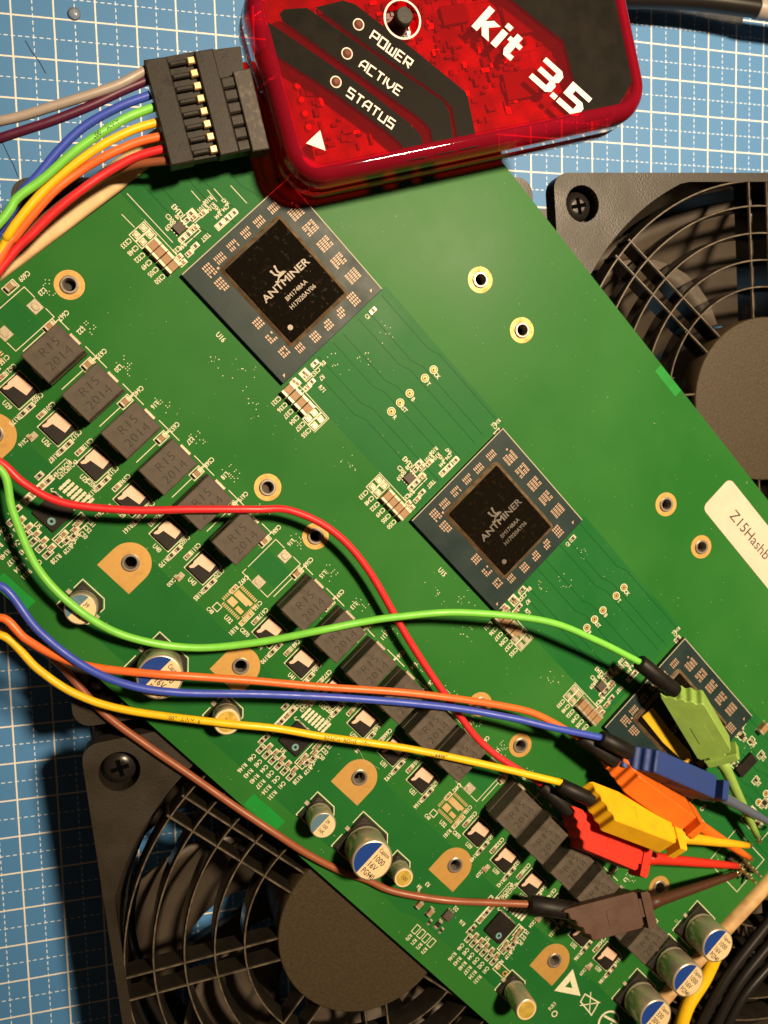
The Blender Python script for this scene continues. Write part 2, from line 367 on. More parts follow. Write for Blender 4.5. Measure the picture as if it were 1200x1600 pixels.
# ------------------------------------------------------------------ fans
def blade_mesh():
    mb = MB(); nr, ns = 9, 9; top = []; bot = []
    for i in range(nr):
        t = i/(nr-1); r = 23 + t*33; sweep = 0.50*t*t; span = 0.80 + 0.06*t
        for k in range(ns):
            q = k/(ns-1); a = sweep + span*(q - 0.5); z = 28.5 - 21*q**1.1 - 2.5*math.sin(q*math.pi)
            top.append((r*math.cos(a), r*math.sin(a), z)); bot.append((r*math.cos(a), r*math.sin(a), z - 1.6))
    n = nr*ns; fs = []
    for i in range(nr-1):
        for k in range(ns-1):
            a = i*ns+k; fs.append([a, a+ns, a+ns+1, a+1]); fs.append([n+a, n+a+1, n+a+ns+1, n+a+ns])
    edge = [i*ns for i in range(nr)] + [(nr-1)*ns+k for k in range(1, ns)] + [i*ns+ns-1 for i in range(nr-2, -1, -1)] + [k for k in range(ns-2, 0, -1)]
    for i in range(len(edge)):
        a, b = edge[i], edge[(i+1) % len(edge)]; fs.append([a, n+a, n+b, b])
    return mb.add(top+bot, fs, 0, True)
def make_fan():
    t = thing('cooling_fan', 'x', 'fan')
    f = MB()
    # front plate: square with rounded corners, opening = circle clipped by the thin side walls, screw recesses
    op = []
    for i in range(144):
        a = 2*math.pi*i/144; c, s = math.cos(a), math.sin(a); r = min(62.0, 57.7/max(abs(c), abs(s))); op.append((r*c, r*s))
    holes = [op] + [circle(sx*52.4, sy*52.4, 4.6, 24) for sx in (-1, 1) for sy in (-1, 1)]
    f = curve_plate('p', rrect(-60, -60, 60, 60, 4.0), holes, 33.2, 38.0, None)
    n = len(op)
    f.add([(x, y, 33.2) for x, y in op] + [(x*58.6/max(57.7, math.hypot(x, y)), y*58.6/max(57.7, math.hypot(x, y)), 26.0) for x, y in op],
          [[i, n+i, n+(i+1) % n, (i+1) % n] for i in range(n)], 0, True)
    fr = f.build('frame', 'fan_black', t)
    b = MB().lathe([(58.8, 26.0), (58.0, 20), (58.0, 6), (58.8, 1.0), (60.0, 1.0), (60.0, 6), (59.8, 26.0)], 96, 0, cap1=False)
    b.build('duct', 'fan_inner', t)
    rear = curve_plate('r', rrect(-60, -60, 60, 60, 4.0), [circle(0, 0, 57.8, 96)], 0.1, 4.0, None); rear.build('rear_flange', 'fan_inner', t)
    for R in (30.2, 37.3, 44.4, 51.5, 58.0):
        g_ = MB().ring(R, 31.5, 37.8, .84, 120); g_.disc(0, 0, 37.9, R + .17, 120, 1, R - .17); g_.build('grill_ring', ['fan_grill', 'grill_glint'], t)
    for k in range(8):
        a = math.radians(45*k)
        for sgn in (-1, 1):
            m_ = MB(); y0 = sgn*2.8
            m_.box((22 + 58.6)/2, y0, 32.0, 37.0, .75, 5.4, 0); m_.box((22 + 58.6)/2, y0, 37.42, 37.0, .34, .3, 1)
            o = m_.build('grill_spoke', ['fan_grill', 'grill_glint'], t); o.rotation_euler = (0, 0, a)
    MB().lathe([(22.2, 31.0), (22.2, 37.7), (21.9, 38.0)], 72).build('grill_disc', 'fan_hub', t)
    MB().lathe([(21.5, 5.0), (21.5, 28.5), (20.5, 30.2)], 48).build('impeller_hub', 'fan_inner', t)
    bl = blade_mesh().build('impeller_blade', 'fan_blade', t)
    for k in range(1, 7): inst('impeller_blade', bl.data, t, (0, 0, 0), 2*math.pi*k/7)
    rs = MB()
    for k in range(4):
        a = math.radians(90*k + 20); xf = Matrix.Rotation(a, 4, 'Z'); rs.box(40, 0, 0.6, 36, 5, 3.2, 0, 0, 0, xf)
    rs.lathe([(24, 0.3), (24, 4.6)], 48); rs.build('motor_mount', 'fan_inner', t)
    for sx in (-1, 1):
        for sy in (-1, 1):
            s_ = MB(); s_.lathe([(4.6, 33.3), (4.6, 33.0)], 24)
            s_.lathe([(3.9, 33.2), (3.9, 34.6), (3.3, 35.6), (1.6, 36.1)], 24)
            q = s_.build('corner_screw', 'screw', t, (sx*52.4, sy*52.4, 0))
            c_ = MB(); c_.box(0, 0, 35.5, 4.0, 1.0, 0.62); c_.box(0, 0, 35.5, 1.0, 4.0, 0.63)
            c_.build('cross_slot', 'void', q, (0, 0, .05), (0, 0, random.random()))
    return t
FAN0 = make_fan()
def copy_tree(o, parent=None):
    c = o.copy(); COL.objects.link(c)
    if parent is not None: c.parent = parent
    for ch in list(o.children): copy_tree(ch, c)
    return c
for i, (x, y, rz, lab) in enumerate([
        (65.6, -107, 3.2, 'black cooling fan mostly hidden under the green board, on the upper left'),
        (191.3, -98.9, 3.2, 'black cooling fan with grill at the right, beside the blue mat at top'),
        (75.0, -229, 5.0, 'black cooling fan with round hub at the lower left of the board'),
        (198.5, -221, 4.0, 'black cooling fan peeking out behind the three capacitors at the lower right corner')]):
    r = FAN0 if i == 0 else copy_tree(FAN0)
    for ch in r.children:
        if ch.name.startswith('impeller_blade'): ch.rotation_euler.z += (0, .50, .90, .3)[i]
    r.location = (x*S, y*S, 0); r.rotation_euler = (0, 0, math.radians(rz)); r['label'] = lab; r['group'] = 'square black cooling fans under the board'

# ------------------------------------------------------------------ circuit board
PB = thing('circuit_board', 'long green circuit board lying across the four fans', 'circuit board', BO, BA)
PER = 76.2                                     # the layout repeats along the board
U0, U1, V0, V1 = -108.6, 139.1, -82.4, 69.6
HU = [-100.9 + PER*0, -117.1] ; HOLES = []
for k in range(4):
    for du in (-116.7, -100.6):
        u = du + 76.75*k
        if U0 + 3 < u < U1 - 3: HOLES += [(u, -25.7), (u, 46.2)]
DPADS = [(-88.6, -59.2), (-49.3, -59.2), (-14.6, -59.2), (26.4, -59.2), (62.1, -58.8), (103.3, -59.2)]
UE = lambda v: -107.3 + .076*v
plate = curve_plate('pcb', [(UE(V0), V0), (U1, V0), (U1, V1), (UE(V1), V1)], [circle(u, v, 2.0, 20) for u, v in HOLES + DPADS], -1.6, 0.0, None)
for i, f in enumerate(plate.f):                # side walls show bare laminate
    zs = [plate.v[k][2] for k in f]
    if max(zs) - min(zs) > 0.5:
        xs = [plate.v[k] for k in f]
        if all(abs(p[0]-UE(p[1])) < .06 or abs(p[0]-U1) < .01 or abs(p[1]-V0) < .01 or abs(p[1]-V1) < .01 for p in xs): plate.m[i] = 1
plate.build('laminate', ['pcb', 'pcb_edge'], PB)
# bands without copper pour between the chips, with faint traces
tr = MB(); bb = MB()
for k in range(-1, 3):
    a, b = -54.4 + PER*k, -10.6 + PER*k
    a, b = max(a, U0 + 1), min(b, U1 - 1)
    if b > a:
        bb.add([(a, -4.0, .02), (b, -4.0, .02), (b, 27.2, .02), (a, 27.2, .02)], [[0, 1, 2, 3]])
        for q in range(11):
            v = -1.5 + 2.65*q + random.uniform(-.4, .4); e = random.uniform(0, 4)
            if q % 3: tr.line([(a + 1, v), (a + 14 + e, v), (a + 17 + e, v + 1.2), (b - 1.5, v + 1.2)], 0.17, 0.045)
bb.build('trace_band', 'pcb_bare', PB)
curve_plate('z', [(UE(-76) + 3, -76.2), (60, -76.2), (64, -74.6), (134, -74.6), (136, -71), (136, -56.2), (UE(-56) + 3, -55.6)], [circle(u, v, 2.4, 20) for u, v in DPADS], .004, .014, None).build('copper_zone', 'pcb_zone', PB); tr.build('copper_trace', 'pcb_trace', PB)['kind'] = 'stuff'
for uc, vc, sx, sy in ((13.2, 68.3, 9.0, 2.4), (14.9, -80.3, 10.6, 3.4), (-62, -80.6, 9, 3.2), (90, 68.3, 9, 2.4)):
    MB().box(uc, vc, 0.0, sx, sy, 0.025).build('mask_window', 'pcb_window', PB)
# screw inserts and gold rings
ins = MB(); ins.disc(0, 0, 0.03, 3.15, 40, 0, 1.95)
PROF = [(1.95, 0.03), (1.95, 0.34), (1.78, 0.42), (1.45, 0.42), (1.33, 0.30), (1.28, -.2)]
for q_ in range(9): PROF += [(1.20, -.45 - .6*q_), (1.30, -.75 - .6*q_)]
PROF += [(1.25, -6.5), (0.01, -6.5)]
ins.disc(0, 0, -2.6, 1.24, 20, 2)
ins.lathe(PROF, 28, 1, cap1=False, smooth=False)
insd = None
for u, v in HOLES:
    if insd is None: insd = ins.build('screw_insert', ['gold_flat', 'steel', 'void'], PB, (u, v, 0)).data
    else: inst('screw_insert', insd, PB, (u, v, 0))
dp = [(-4.75, -5.3), (4.75, -5.3)] + [(4.75*math.cos(math.radians(a)), -0.3 + 4.75*math.sin(math.radians(a))) for a in range(0, 181, 10)]
dm = MB(); n = len(dp)
dpl = curve_plate('d', dp, [circle(0, 0, 2.0, 24)], 0.0, 0.05, None); dm = dpl
dm.disc(0, 0, -2.6, 1.28, 20, 2)
dm.lathe([(r_ + .04, z_) for r_, z_ in PROF[:-1]] + [(0.01, -6.5)], 28, 1, cap1=False, smooth=False)
dd = None
for u, v in DPADS:
    if dd is None: dd = dm.build('ground_pad', ['gold_flat', 'steel', 'void'], PB, (u, v, 0)).data
    else: inst('ground_pad', dd, PB, (u, v, 0))

SILK = MB()                                    # white print of the board
def zs(): return 0.012 + random.random()*0.006
def stext(t, u, v, size=1.15, rot=-90): SILK.text(t, u, v, size*.96, math.radians(rot), 0.05 + random.random()*0.004, sx=0.80, bold=0.022)
def sbox(u, v, su, sv, wd=0.16):
    wd = max(wd, .2)
    SILK.line([(u-su/2, v-sv/2), (u+su/2, v-sv/2), (u+su/2, v+sv/2), (u-su/2, v+sv/2)], wd, 0.03 + random.random()*0.01, True)

# --- small part prototypes (shared mesh data)
def two_end(name, lx, ly, h, body, ends=0.22):
    mb = MB(); e = lx*ends; mb.box(0, 0, 0.02, lx - 2*e, ly, h, 0, 0, min(.06, h*.2))
    for s_ in (-1, 1): mb.box(s_*(lx/2 - e/2), 0, 0.0, e, ly + .06, h + .04, 1, 0, min(.06, h*.2))
    for s_ in (-1, 1): mb.box(s_*(lx/2 + .08), 0, 0.0, .36, ly + .12, .14, 2)
    return mb
PRO = {}
def small(kind, u, v, rot=90):
    nm = {'cap': 'ceramic_capacitor', 'big': 'ceramic_capacitor', 'res': 'resistor', 'tan': 'ceramic_capacitor', 'ic': 'small_chip', 'net': 'resistor_array', 'mid': 'ceramic_capacitor'}[kind]
    if kind not in PRO:
        if kind == 'big': mb = two_end(nm, 3.3, 1.75, 1.7, 'mlcc', .2); ms = ['mlcc', 'tin', 'solder']
        elif kind == 'mid': mb = two_end(nm, 2.0, 1.25, 1.1, 'mlcc', .24); ms = ['mlcc', 'tin', 'solder']
        elif kind in ('cap', 'tan'): mb = two_end(nm, 1.2, .68, .62, 'mlcc', .26); ms = ['mlcc', 'tin', 'solder']
        elif kind == 'res': mb = two_end(nm, 1.2, .68, .4, 'resistor_body', .24); ms = ['resistor_body', 'tin', 'solder']
        elif kind == 'net': mb = two_end(nm, 2.2, 1.1, .5, 'resistor_body', .2); ms = ['resistor_body', 'tin', 'solder']
        elif kind == 'ic':
            mb = MB(); mb.box(0, 0, .05, 2.3, 2.3, .95, 0, 0, .1)
            for q in range(3):
                for s_ in (-1, 1): mb.box(s_*1.35, -.75 + .75*q, 0.0, .5, .34, .2, 1)
            ms = ['ferrite', 'tin']
        PRO[kind] = mb.build(nm, ms, PB, (u, v, 0), (0, 0, math.radians(rot))).data
    else: inst(nm, PRO[kind], PB, (u, v, 0), math.radians(rot))
padp = MB(); pr = [(0.72, 0.0), (0.70, .14), (.48, .34), (.18, .42)]
padp.lathe(pr, 12, 0); 
def pad(u, v, s_=1.0):
    if 'pad' not in PRO:
        m_ = MB(); m_.prism(rrect(-.66, -.7, .66, .7, .14, 3), 0, .12); m_.prism(rrect(-.5, -.54, .5, .54, .3, 3), .12, .3, 0, .14)
        PRO['pad'] = m_.build('solder_pad', 'solder', PB, (u, v, 0)).data
    else: inst('solder_pad', PRO['pad'], PB, (u, v, 0), random.uniform(-.1, .1))

# --- processor chips
pg_px = [(30, 490, 4, 4), (95, 415, 5, 2), (175, 335, 5, 2), (260, 255, 5, 2), (340, 185, 5, 2), (430, 100, 5, 2), (105, 580, 4, 4),
         (570, 130, 6, 4), (660, 225, 6, 4), (750, 325, 6, 4), (835, 430, 6, 4), (925, 525, 6, 4),
         (930, 670, 4, 4), (850, 755, 4, 3), (770, 830, 4, 3), (690, 905, 4, 3), (600, 970, 4, 2), (335, 820, 4, 3), (415, 910, 4, 3), (495, 1000, 4, 3)]
CC = Vector((-70.65, 9.5))
def chip_parts(root):
    """children of one chip: substrate, rim, die, print, pads"""
    s_ = MB(); s_.box(0, 0, 0.35, 32.3, 32.5, 1.05, 0, 0, .12); s_.build('substrate', 'substrate', root)
    u_ = MB(); u_.box(0, 0, 0.0, 31.2, 31.4, 0.4); u_.build('underfill', 'epoxy', root)
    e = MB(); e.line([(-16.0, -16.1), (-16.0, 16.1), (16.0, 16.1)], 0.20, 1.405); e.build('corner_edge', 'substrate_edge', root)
    f = MB(); a = rrect(-11.7, -9.5, 11.7, 9.5, 1.2, 4); b = rrect(-10.8, -8.6, 10.8, 8.6, .4, 4); n = len(a)
    f.add([(x, y, 1.401) for x, y in a] + [(x, y, 2.05) for x, y in b], [[i, (i+1) % n, n+(i+1) % n, n+i] for i in range(n)], 0, True)
    f.build('epoxy_fillet', 'epoxy', root)
    d_ = MB(); d_.box(0.05, 0.05, 1.3, 21.4, 17.0, 0.95, 0, 0, .08); die = d_.build('die', 'die', root)
    t_ = MB(); z = 2.258
    t_.text('ANTMINER', -0.3, 0.2, 1.7, math.radians(90), z, sx=1.18, bold=0.018)
    t_.text('BM1748AA', 2.9, 0.4, 1.05, math.radians(90), z, sx=.95, bold=0.01)
    t_.text('H17020AY06', 4.9, 0.5, 1.05, math.radians(90), z, sx=.98, bold=0.01)
    t_.disc(8.0, -7.0 + .6, z, .62, 14)
    # small emblem above the name: a round-bodied insect with two feelers
    E_ = lambda pts: [(-1.5 + (x + 1.5)*.8, y*.8 - .2) for x, y in pts]
    t_.add([(x, y, z) for x, y in E_([(-1.5 - 1.0*math.sin(a_), 0.7 + 1.5*math.cos(a_)) for a_ in [math.pi*i/10 for i in range(11)]])], [list(range(11))])
    t_.line(E_([(-2.2, -.2), (-3.0, -.9), (-4.1, -1.0)]), .4, z + .003); t_.line(E_([(-2.4, .6), (-3.2, .3), (-4.4, .6)]), .4, z + .003)
    t_.disc(*E_([(-4.3, -1.05)])[0], z + .005, .3, 10); t_.disc(*E_([(-4.6, .65)])[0], z + .005, .3, 10)
    t_.line(E_([(-1.6, -.7), (-1.0, -1.7), (-1.5, -2.1)]), .34, z + .003)
    t_.build('die_print', 'die_print', die, (0.05, 0.05, 0))
    p_ = MB()
    for x, y, nu, nv in pg_px:
        q = L(320 + x/4, 300 + y/4, 41.4) - Vector((CC.x, CC.y, 0))
        along_v = nv == 2
        for i in range(nu):
            for k in range(nv):
                if along_v: du, dv = (k - .5)*1.05, (i - 2)*.52; su, sv = .78, .26
                elif nu == 6: du, dv = (i - 2.5)*.46, (k - 1.5)*.84; su, sv = .26, .62
                else: du, dv = (k - (nv-1)/2)*.78, (i - 1.5)*.56; su, sv = .54, .34
                if random.random() < .04: continue
                p_.box(q.x + du + random.uniform(-.03, .03), q.y + dv, 1.40, su, sv, .10)
    p_.disc(-11.9, -9.2, 1.41, .3, 10); p_.disc(-11.5, 13.4, 1.41, .26, 10)
    p_.add([(14.3, 13.6, 1.41), (15.0, 13.6, 1.41), (14.3, 14.3, 1.41)], [[0, 1, 2]]); p_.add([(14.6, -15, 1.41), (15.3, -15, 1.41), (14.6, -14.3, 1.41)], [[0, 1, 2]])
    p_.build('contact_pad', 'pad_copper', root)
def part_empty(name, u, v):
    o = bpy.data.objects.new(name, None); COL.objects.link(o); o.parent = PB; o.location = (u*S, v*S, 0); o.empty_display_size = .005; return o
# the substrate is the part itself, the rest are its sub-parts
def chip(k):
    root = MB().box(0, 0, 0.35, 32.3, 32.5, 1.05, 0, 0, .12).build('processor_chip', 'substrate', PB, (CC.x + PER*k + (0.5 if k == 1 else 0), CC.y, 0))
    return root
C0 = chip(0); tmp = bpy.data.objects.new('tmp', None); COL.objects.link(tmp); chip_parts(tmp)
for ch in list(tmp.children):
    if ch.name.startswith('substrate'): bpy.data.objects.remove(ch); continue
    ch.parent = C0
# die print becomes a direct sub-part so that nothing lies deeper than three levels
for ch in list(C0.children):
    for g in list(ch.children): g.parent = C0; g.location = (0.05*S, 0.05*S, 0)
bpy.data.objects.remove(tmp)
for k in (1, 2):
    r = C0.copy(); COL.objects.link(r); r.location = ((CC.x + PER*k + (.4 if k == 1 else 1.2))*S, CC.y*S, 0)
    for ch in C0.children: c = ch.copy(); COL.objects.link(c); c.parent = r
C0['label'] = 'chip half under the red box'
for o in bpy.data.objects:      # the middle chip's print is worn faint
    if o.parent is not None and o.name.startswith('die_print') and abs(o.parent.location.x - (CC.x + PER + .4)*S) < 1e-4:
        o.data = o.data.copy(); o.data.materials[0] = MATS['die_faint']

# --- inductors, power chips, their footprints
ind = MB()
ind.prism([(-3.9, -4.5), (3.9, -4.5), (3.9, 4.9), (-3.9, 4.9)], 0.25, 1.6); ind.prism([(-3.95, -5.0), (3.95, -5.0), (3.95, 5.05), (-3.95, 5.05)], 1.6, 3.4, 0, .12)
ind.prism([(-3.8, -4.95), (3.8, -4.95), (3.8, 5.0), (-3.8, 5.0)], 3.3, 7.9, 0, .22)
tab = MB(); tab.box(0, 5.3, 0, 3.0, .9, 1.2, 0, 0, .1); tab.box(0, -5.0, 0, 3.0, .9, 1.2, 0, 0, .1)
inkm = MB(); inkm.text('R15', -1.35, 0.3, 2.0, math.radians(90), 7.915, sx=1.12, bold=-.012); inkm.text('2014', 1.55, 0.2, 2.0, math.radians(90), 7.915, sx=1.15, bold=-.012)
seam = MB()
mos = MB(); mos.box(0, 0, 0, 5.3, 5.3, .75, 0, 0, .08)
mpad = MB()
mp_ = [(-2.45, 1.95), (-2.5, -.4), (-2.25, -.9), (-2.45, -2.05), (-2.0, -2.1), (-1.45, -1.5), (-1.25, -.25), (1.85, .25), (1.6, 2.35)]
mpad.prism([(x, y) for x, y in mp_], .75, .80)
datas = {}
def put(key, name, mb, mats, parent, loc, rotz=0.0):
    if key not in datas: o = mb.build(name, mats, parent, loc, (0, 0, rotz)); datas[key] = o.data; return o
    return inst(name, datas[key], parent, loc, rotz)
LN = ['L23', 'L22', 'L20', 'L16', 'L27', 'L18', 'L17', 'L16', 'L15', 'L13', 'L11', 'L14', 'L12', 'L10', 'L9', 'L8', 'L7', 'L5', 'L4', 'L3', 'L2', 'L1']
for k in range(-1, 22):
    u = -91.6 + 10.886*k
    if k > 19: break
    empty = k in (-1, 6, 13)
    iv = -38.4
    if empty:
        pad_ = MB(); pad_.box(0, 4.3, 0, 2.6, 2.4, .10, 0, 0, .04); pad_.box(0, -4.2, 0, 2.6, 2.4, .10, 0, 0, .04)
        pad_.prism(rrect(-.9, 3.6, 1.0, 5.0, .6, 4), .1, .28, 0, .15); pad_.prism(rrect(-1.0, -4.9, .9, -3.6, .6, 4), .1, .26, 0, .14)
        put('ep', 'solder_footprint', pad_, 'solder', PB, (u + .6, iv, 0))
        SILK.line([(u - 3.7 + .0, iv - 5.2 + 1.8), (u - 3.7, iv + 5.6), (u - .8, iv + 5.6)], .18, zs() + .03)
        SILK.line([(u + 2.2, iv + 5.6), (u + 4.6, iv + 5.6), (u + 4.6, iv - 5.2), (u + 2.2, iv - 5.2)], .18, zs() + .03)
        SILK.line([(u - .9, iv - 5.2), (u - 3.7, iv - 5.2), (u - 3.7, iv - 4)], .18, zs() + .03)
        MB().box(u + .4, iv, 0.0, 9.4, 5.2, .03).build('bare_patch', 'pcb_bare', PB)
    else:
        r = put('ind', 'inductor', ind, 'ferrite', PB, (u, iv, 0))
        put('tab', 'terminal', tab, 'tin', r, (0, 0, 0)); put('inkm', 'marking', inkm, 'ferrite_ink', r, (0, 0, 0))
        SILK.line([(u - 5.3, iv - 4.2), (u - 5.3, iv + 5.9), (u - 2.3, iv + 5.9)], .2, zs() + .03); SILK.line([(u + 2.3, iv + 5.9), (u + 5.3, iv + 5.9), (u + 5.3, iv + 4.6)], .2, zs() + .03)
        m_ = put('mos', 'power_chip', mos, 'chip_black', PB, (u - .1, -48.9, 0)); put('mp', 'exposed_pad', mpad, 'copper_pad', m_, (0, 0, 0))
        sbox(u - .1, -48.9, 5.9, 5.9)
        small('cap', u - 4.3, -49.4 + random.uniform(-.1, .1), 90); sbox(u - 4.3, -49.4, .9, 2.0)
        small('res', u + 3.9, -49.9); small('res', u + 3.9, -51.9); sbox(u + 3.9, -49.9, 1.0, 1.9); sbox(u + 3.9, -51.9, 1.0, 1.8)
        stext('C%d' % random.randint(500, 690), u - 4.3, -46.9); stext('R%d' % random.randint(140, 199), u + 3.9, -54.2); stext('C%d' % random.randint(500, 690), u + 3.6, -47.4)
        stext('U%d' % random.randint(20, 45), u + .5, -52.9, 1.15, 0)
        if k % 2 and min(math.hypot(u - 2.4 - a_[0], -54.6 - a_[1]) for a_ in DPADS) > 6.6: pad(u - 2.2, -53.7, .6); small('tan', u - 2.4, -54.6, 0); stext('C6%d' % random.randint(10, 30), u - 2.6, -56.2, 1.0, -90)
    # the capacitor beside each inductor
    small('mid', u - 5.4, -34.9); sbox(u - 5.4, -34.9, 1.8, 3.0); stext('C%d' % random.randint(560, 690), u - 5.2, -31.2)
    stext(LN[min(k + 1, 21)], u - .6, iv + 7.6)
# --- cluster round every chip (measured at the first chip, repeated)
UL = {'big': [(-95.06, -6.8), (-93.13, -6.8), (-91.15, -6.8), (-89.2, -6.8)], 'ic': [(-94.3, .2)],
      'res': [(-94.97, 4.3), (-94.5, 2.7), (-92.1, .75), (-89.2, 7.57), (-89.12, 9.4), (-89.05, 11.7), (-89.35, .1), (-92.15, -.9)],
      'tan': [(-93.94, 4.25), (-92.1, 2.82), (-89.07, -1.92), (-89.9, -4.28), (-88.5, -4.43), (-93.3, 6.4)]}
LO = {'big': [(-52.75, -6.7), (-50.76, -6.65), (-48.7, -6.6), (-46.7, -6.55)], 'res': [(-52.87, 2.13), (-53.03, -1.3), (-50.3, -1.4), (-52.4, 20.9)],
      'tan': [(-52.18, -1.19), (-53.19, -4.4), (-52.27, -4.21), (-50.08, -2.9)]}
CN = ['C333', 'C348', 'C322', 'C349', 'C305', 'C350']; CN2 = ['C321', 'C336', 'C337', 'C304', 'C357', 'C355']
def ok(u): return U0 + 1.5 < u < U1 - 1.5
for k in range(0, 3):
    d = PER*k + (.3 if k else 0)
    for grp in (UL, LO):
        for kd, lst in grp.items():
            for u, v in lst:
                if ok(u + d):
                    small(kd, u + d, v, 90)
                    if kd in ('res', 'tan'): sbox(u + d, v, .95, 1.75, .14)
    for u, v in ((-99.2, -5.6), (-99.15, -7.75), (-97.3, -5.6), (-97.2, -7.75), (-44.8, -5.85), (-44.8, -7.75), (-42.75, -5.8), (-42.7, -7.85)):
        if ok(u + d): pad(u + d, v)
    for i in range(6):
        u = -99.2 + 2.0*i + d; sbox(u, -6.75, 1.8, 4.3, .16) if i < 2 else None
        stext(CN[i], u, -10.6)
        u2 = -52.75 + 2.0*i + d; stext(CN2[i], u2, -10.4); sbox(u2, -6.7, 1.8, 4.3, .16) if i > 3 else None
    SILK.line([(-100.4 + d, -4.2), (-88.0 + d, -4.2)], .15, .033); SILK.line([(-54 + d, -4.0), (-41.5 + d, -4.2), (-41.5 + d, -9.0)], .15, .033)
    stext('U43', -97.6 + d, 2.6, 1.3, -180); stext('C300', -96.9 + d, .2, 1.1, 0); stext('C38', -96.3 + d, 2.2, 1.1, -90); stext('R59', -95.9 + d, -1.3, 1.1, -90)
    sbox(-91.9 + d, .9, 1.9, 4.9); sbox(-94.3 + d, 3.6, 2.6, 3.6)
    stext('R101', -94.2 + d, 7.2); stext('R104', -93.1 + d, 8.6); stext('R106', -94.6 + d, 9.2, 1.1); stext('TEST', -89.2 + d, 3.2, 1.05, -90)
    sbox(-89.1 + d, 9.4, 1.3, 6.0); stext('R44', -90.8 + d, 8.6, 1.0, -90); stext('C94', -91.0 + d, 11.0, 1.0, -90); stext('R45', -91.9 + d, 9.4, 1.0, 180); stext('R47', -92.0 + d, 11.9, 1.0, 180)
    stext('R90', -91.1 + d, -2.0, 1.1, -90); stext('C35', -91.3 + d, -3.4, 1.1, -90)
    stext('C351', -50.3 + d, -3.9, 1.1, 90); stext('C352', -51.3 + d, .9, 1.1, -90); stext('R7', -49.4 + d, 1.1, 1.1, -90); stext('R71', -47.6 + d, -.6, 1.1, 0); stext('R8', -51.6 + d, 3.6, 1.1, 90)
    stext('C9', -52.3 + d, 19.0, 1.0, 0)
    stext('U1%d' % (6 - k), -71.5 + d, -9.6, 1.3, 0)
    sbox(-52.4 + d, 2.0, 1.3, 2.1); sbox(-52.5 + d, -1.25, 2.4, 2.0)
    # small parts beside the top corner of the chip
    small('res', -86.2 + d - .2, 24.4) if k else None
    if k: stext('C15', -88.2 + d, 24.8, 1.0, 180); stext('R14', -88.3 + d, 26.1, 1.0, -90); sbox(-86.4 + d, 24.4, 1.1, 1.9)
    # test points
    for q, v in enumerate((8.0, 11.0, 14.3, 19.6, 22.6)):
        if ok(-32.3 + d):
            t_ = MB(); t_.disc(0, 0, .05, .62, 18, 0, .28); t_.disc(0, 0, .045, 1.05, 20, 1, .80); t_.disc(0, 0, .04, .27, 10, 2)
            put('tp', 'test_point', t_, ['gold_flat', 'silk', 'ink'], PB, (-32.3 + d, v, 0))
            stext(['R', 'RST', 'B', 'T', 'CK'][q], -30.7 + d, v - .3, 1.15, 0)
# thin white print lines above the first chip
for a, b in (((-104.2, -7.0), (-100.5, -6.9)), ((-106.6, -3.05), (-93.0, -3.0)), ((-98.4, 7.9), (-95.6, 7.85)), ((-96.3, 10.7), (-93.2, 10.55)), ((-95.6, 12.0), (-92.7, 12.0)), ((-93.8, 15.3), (-88.7, 15.4))):
    SILK.line([a, b], .17, .034)
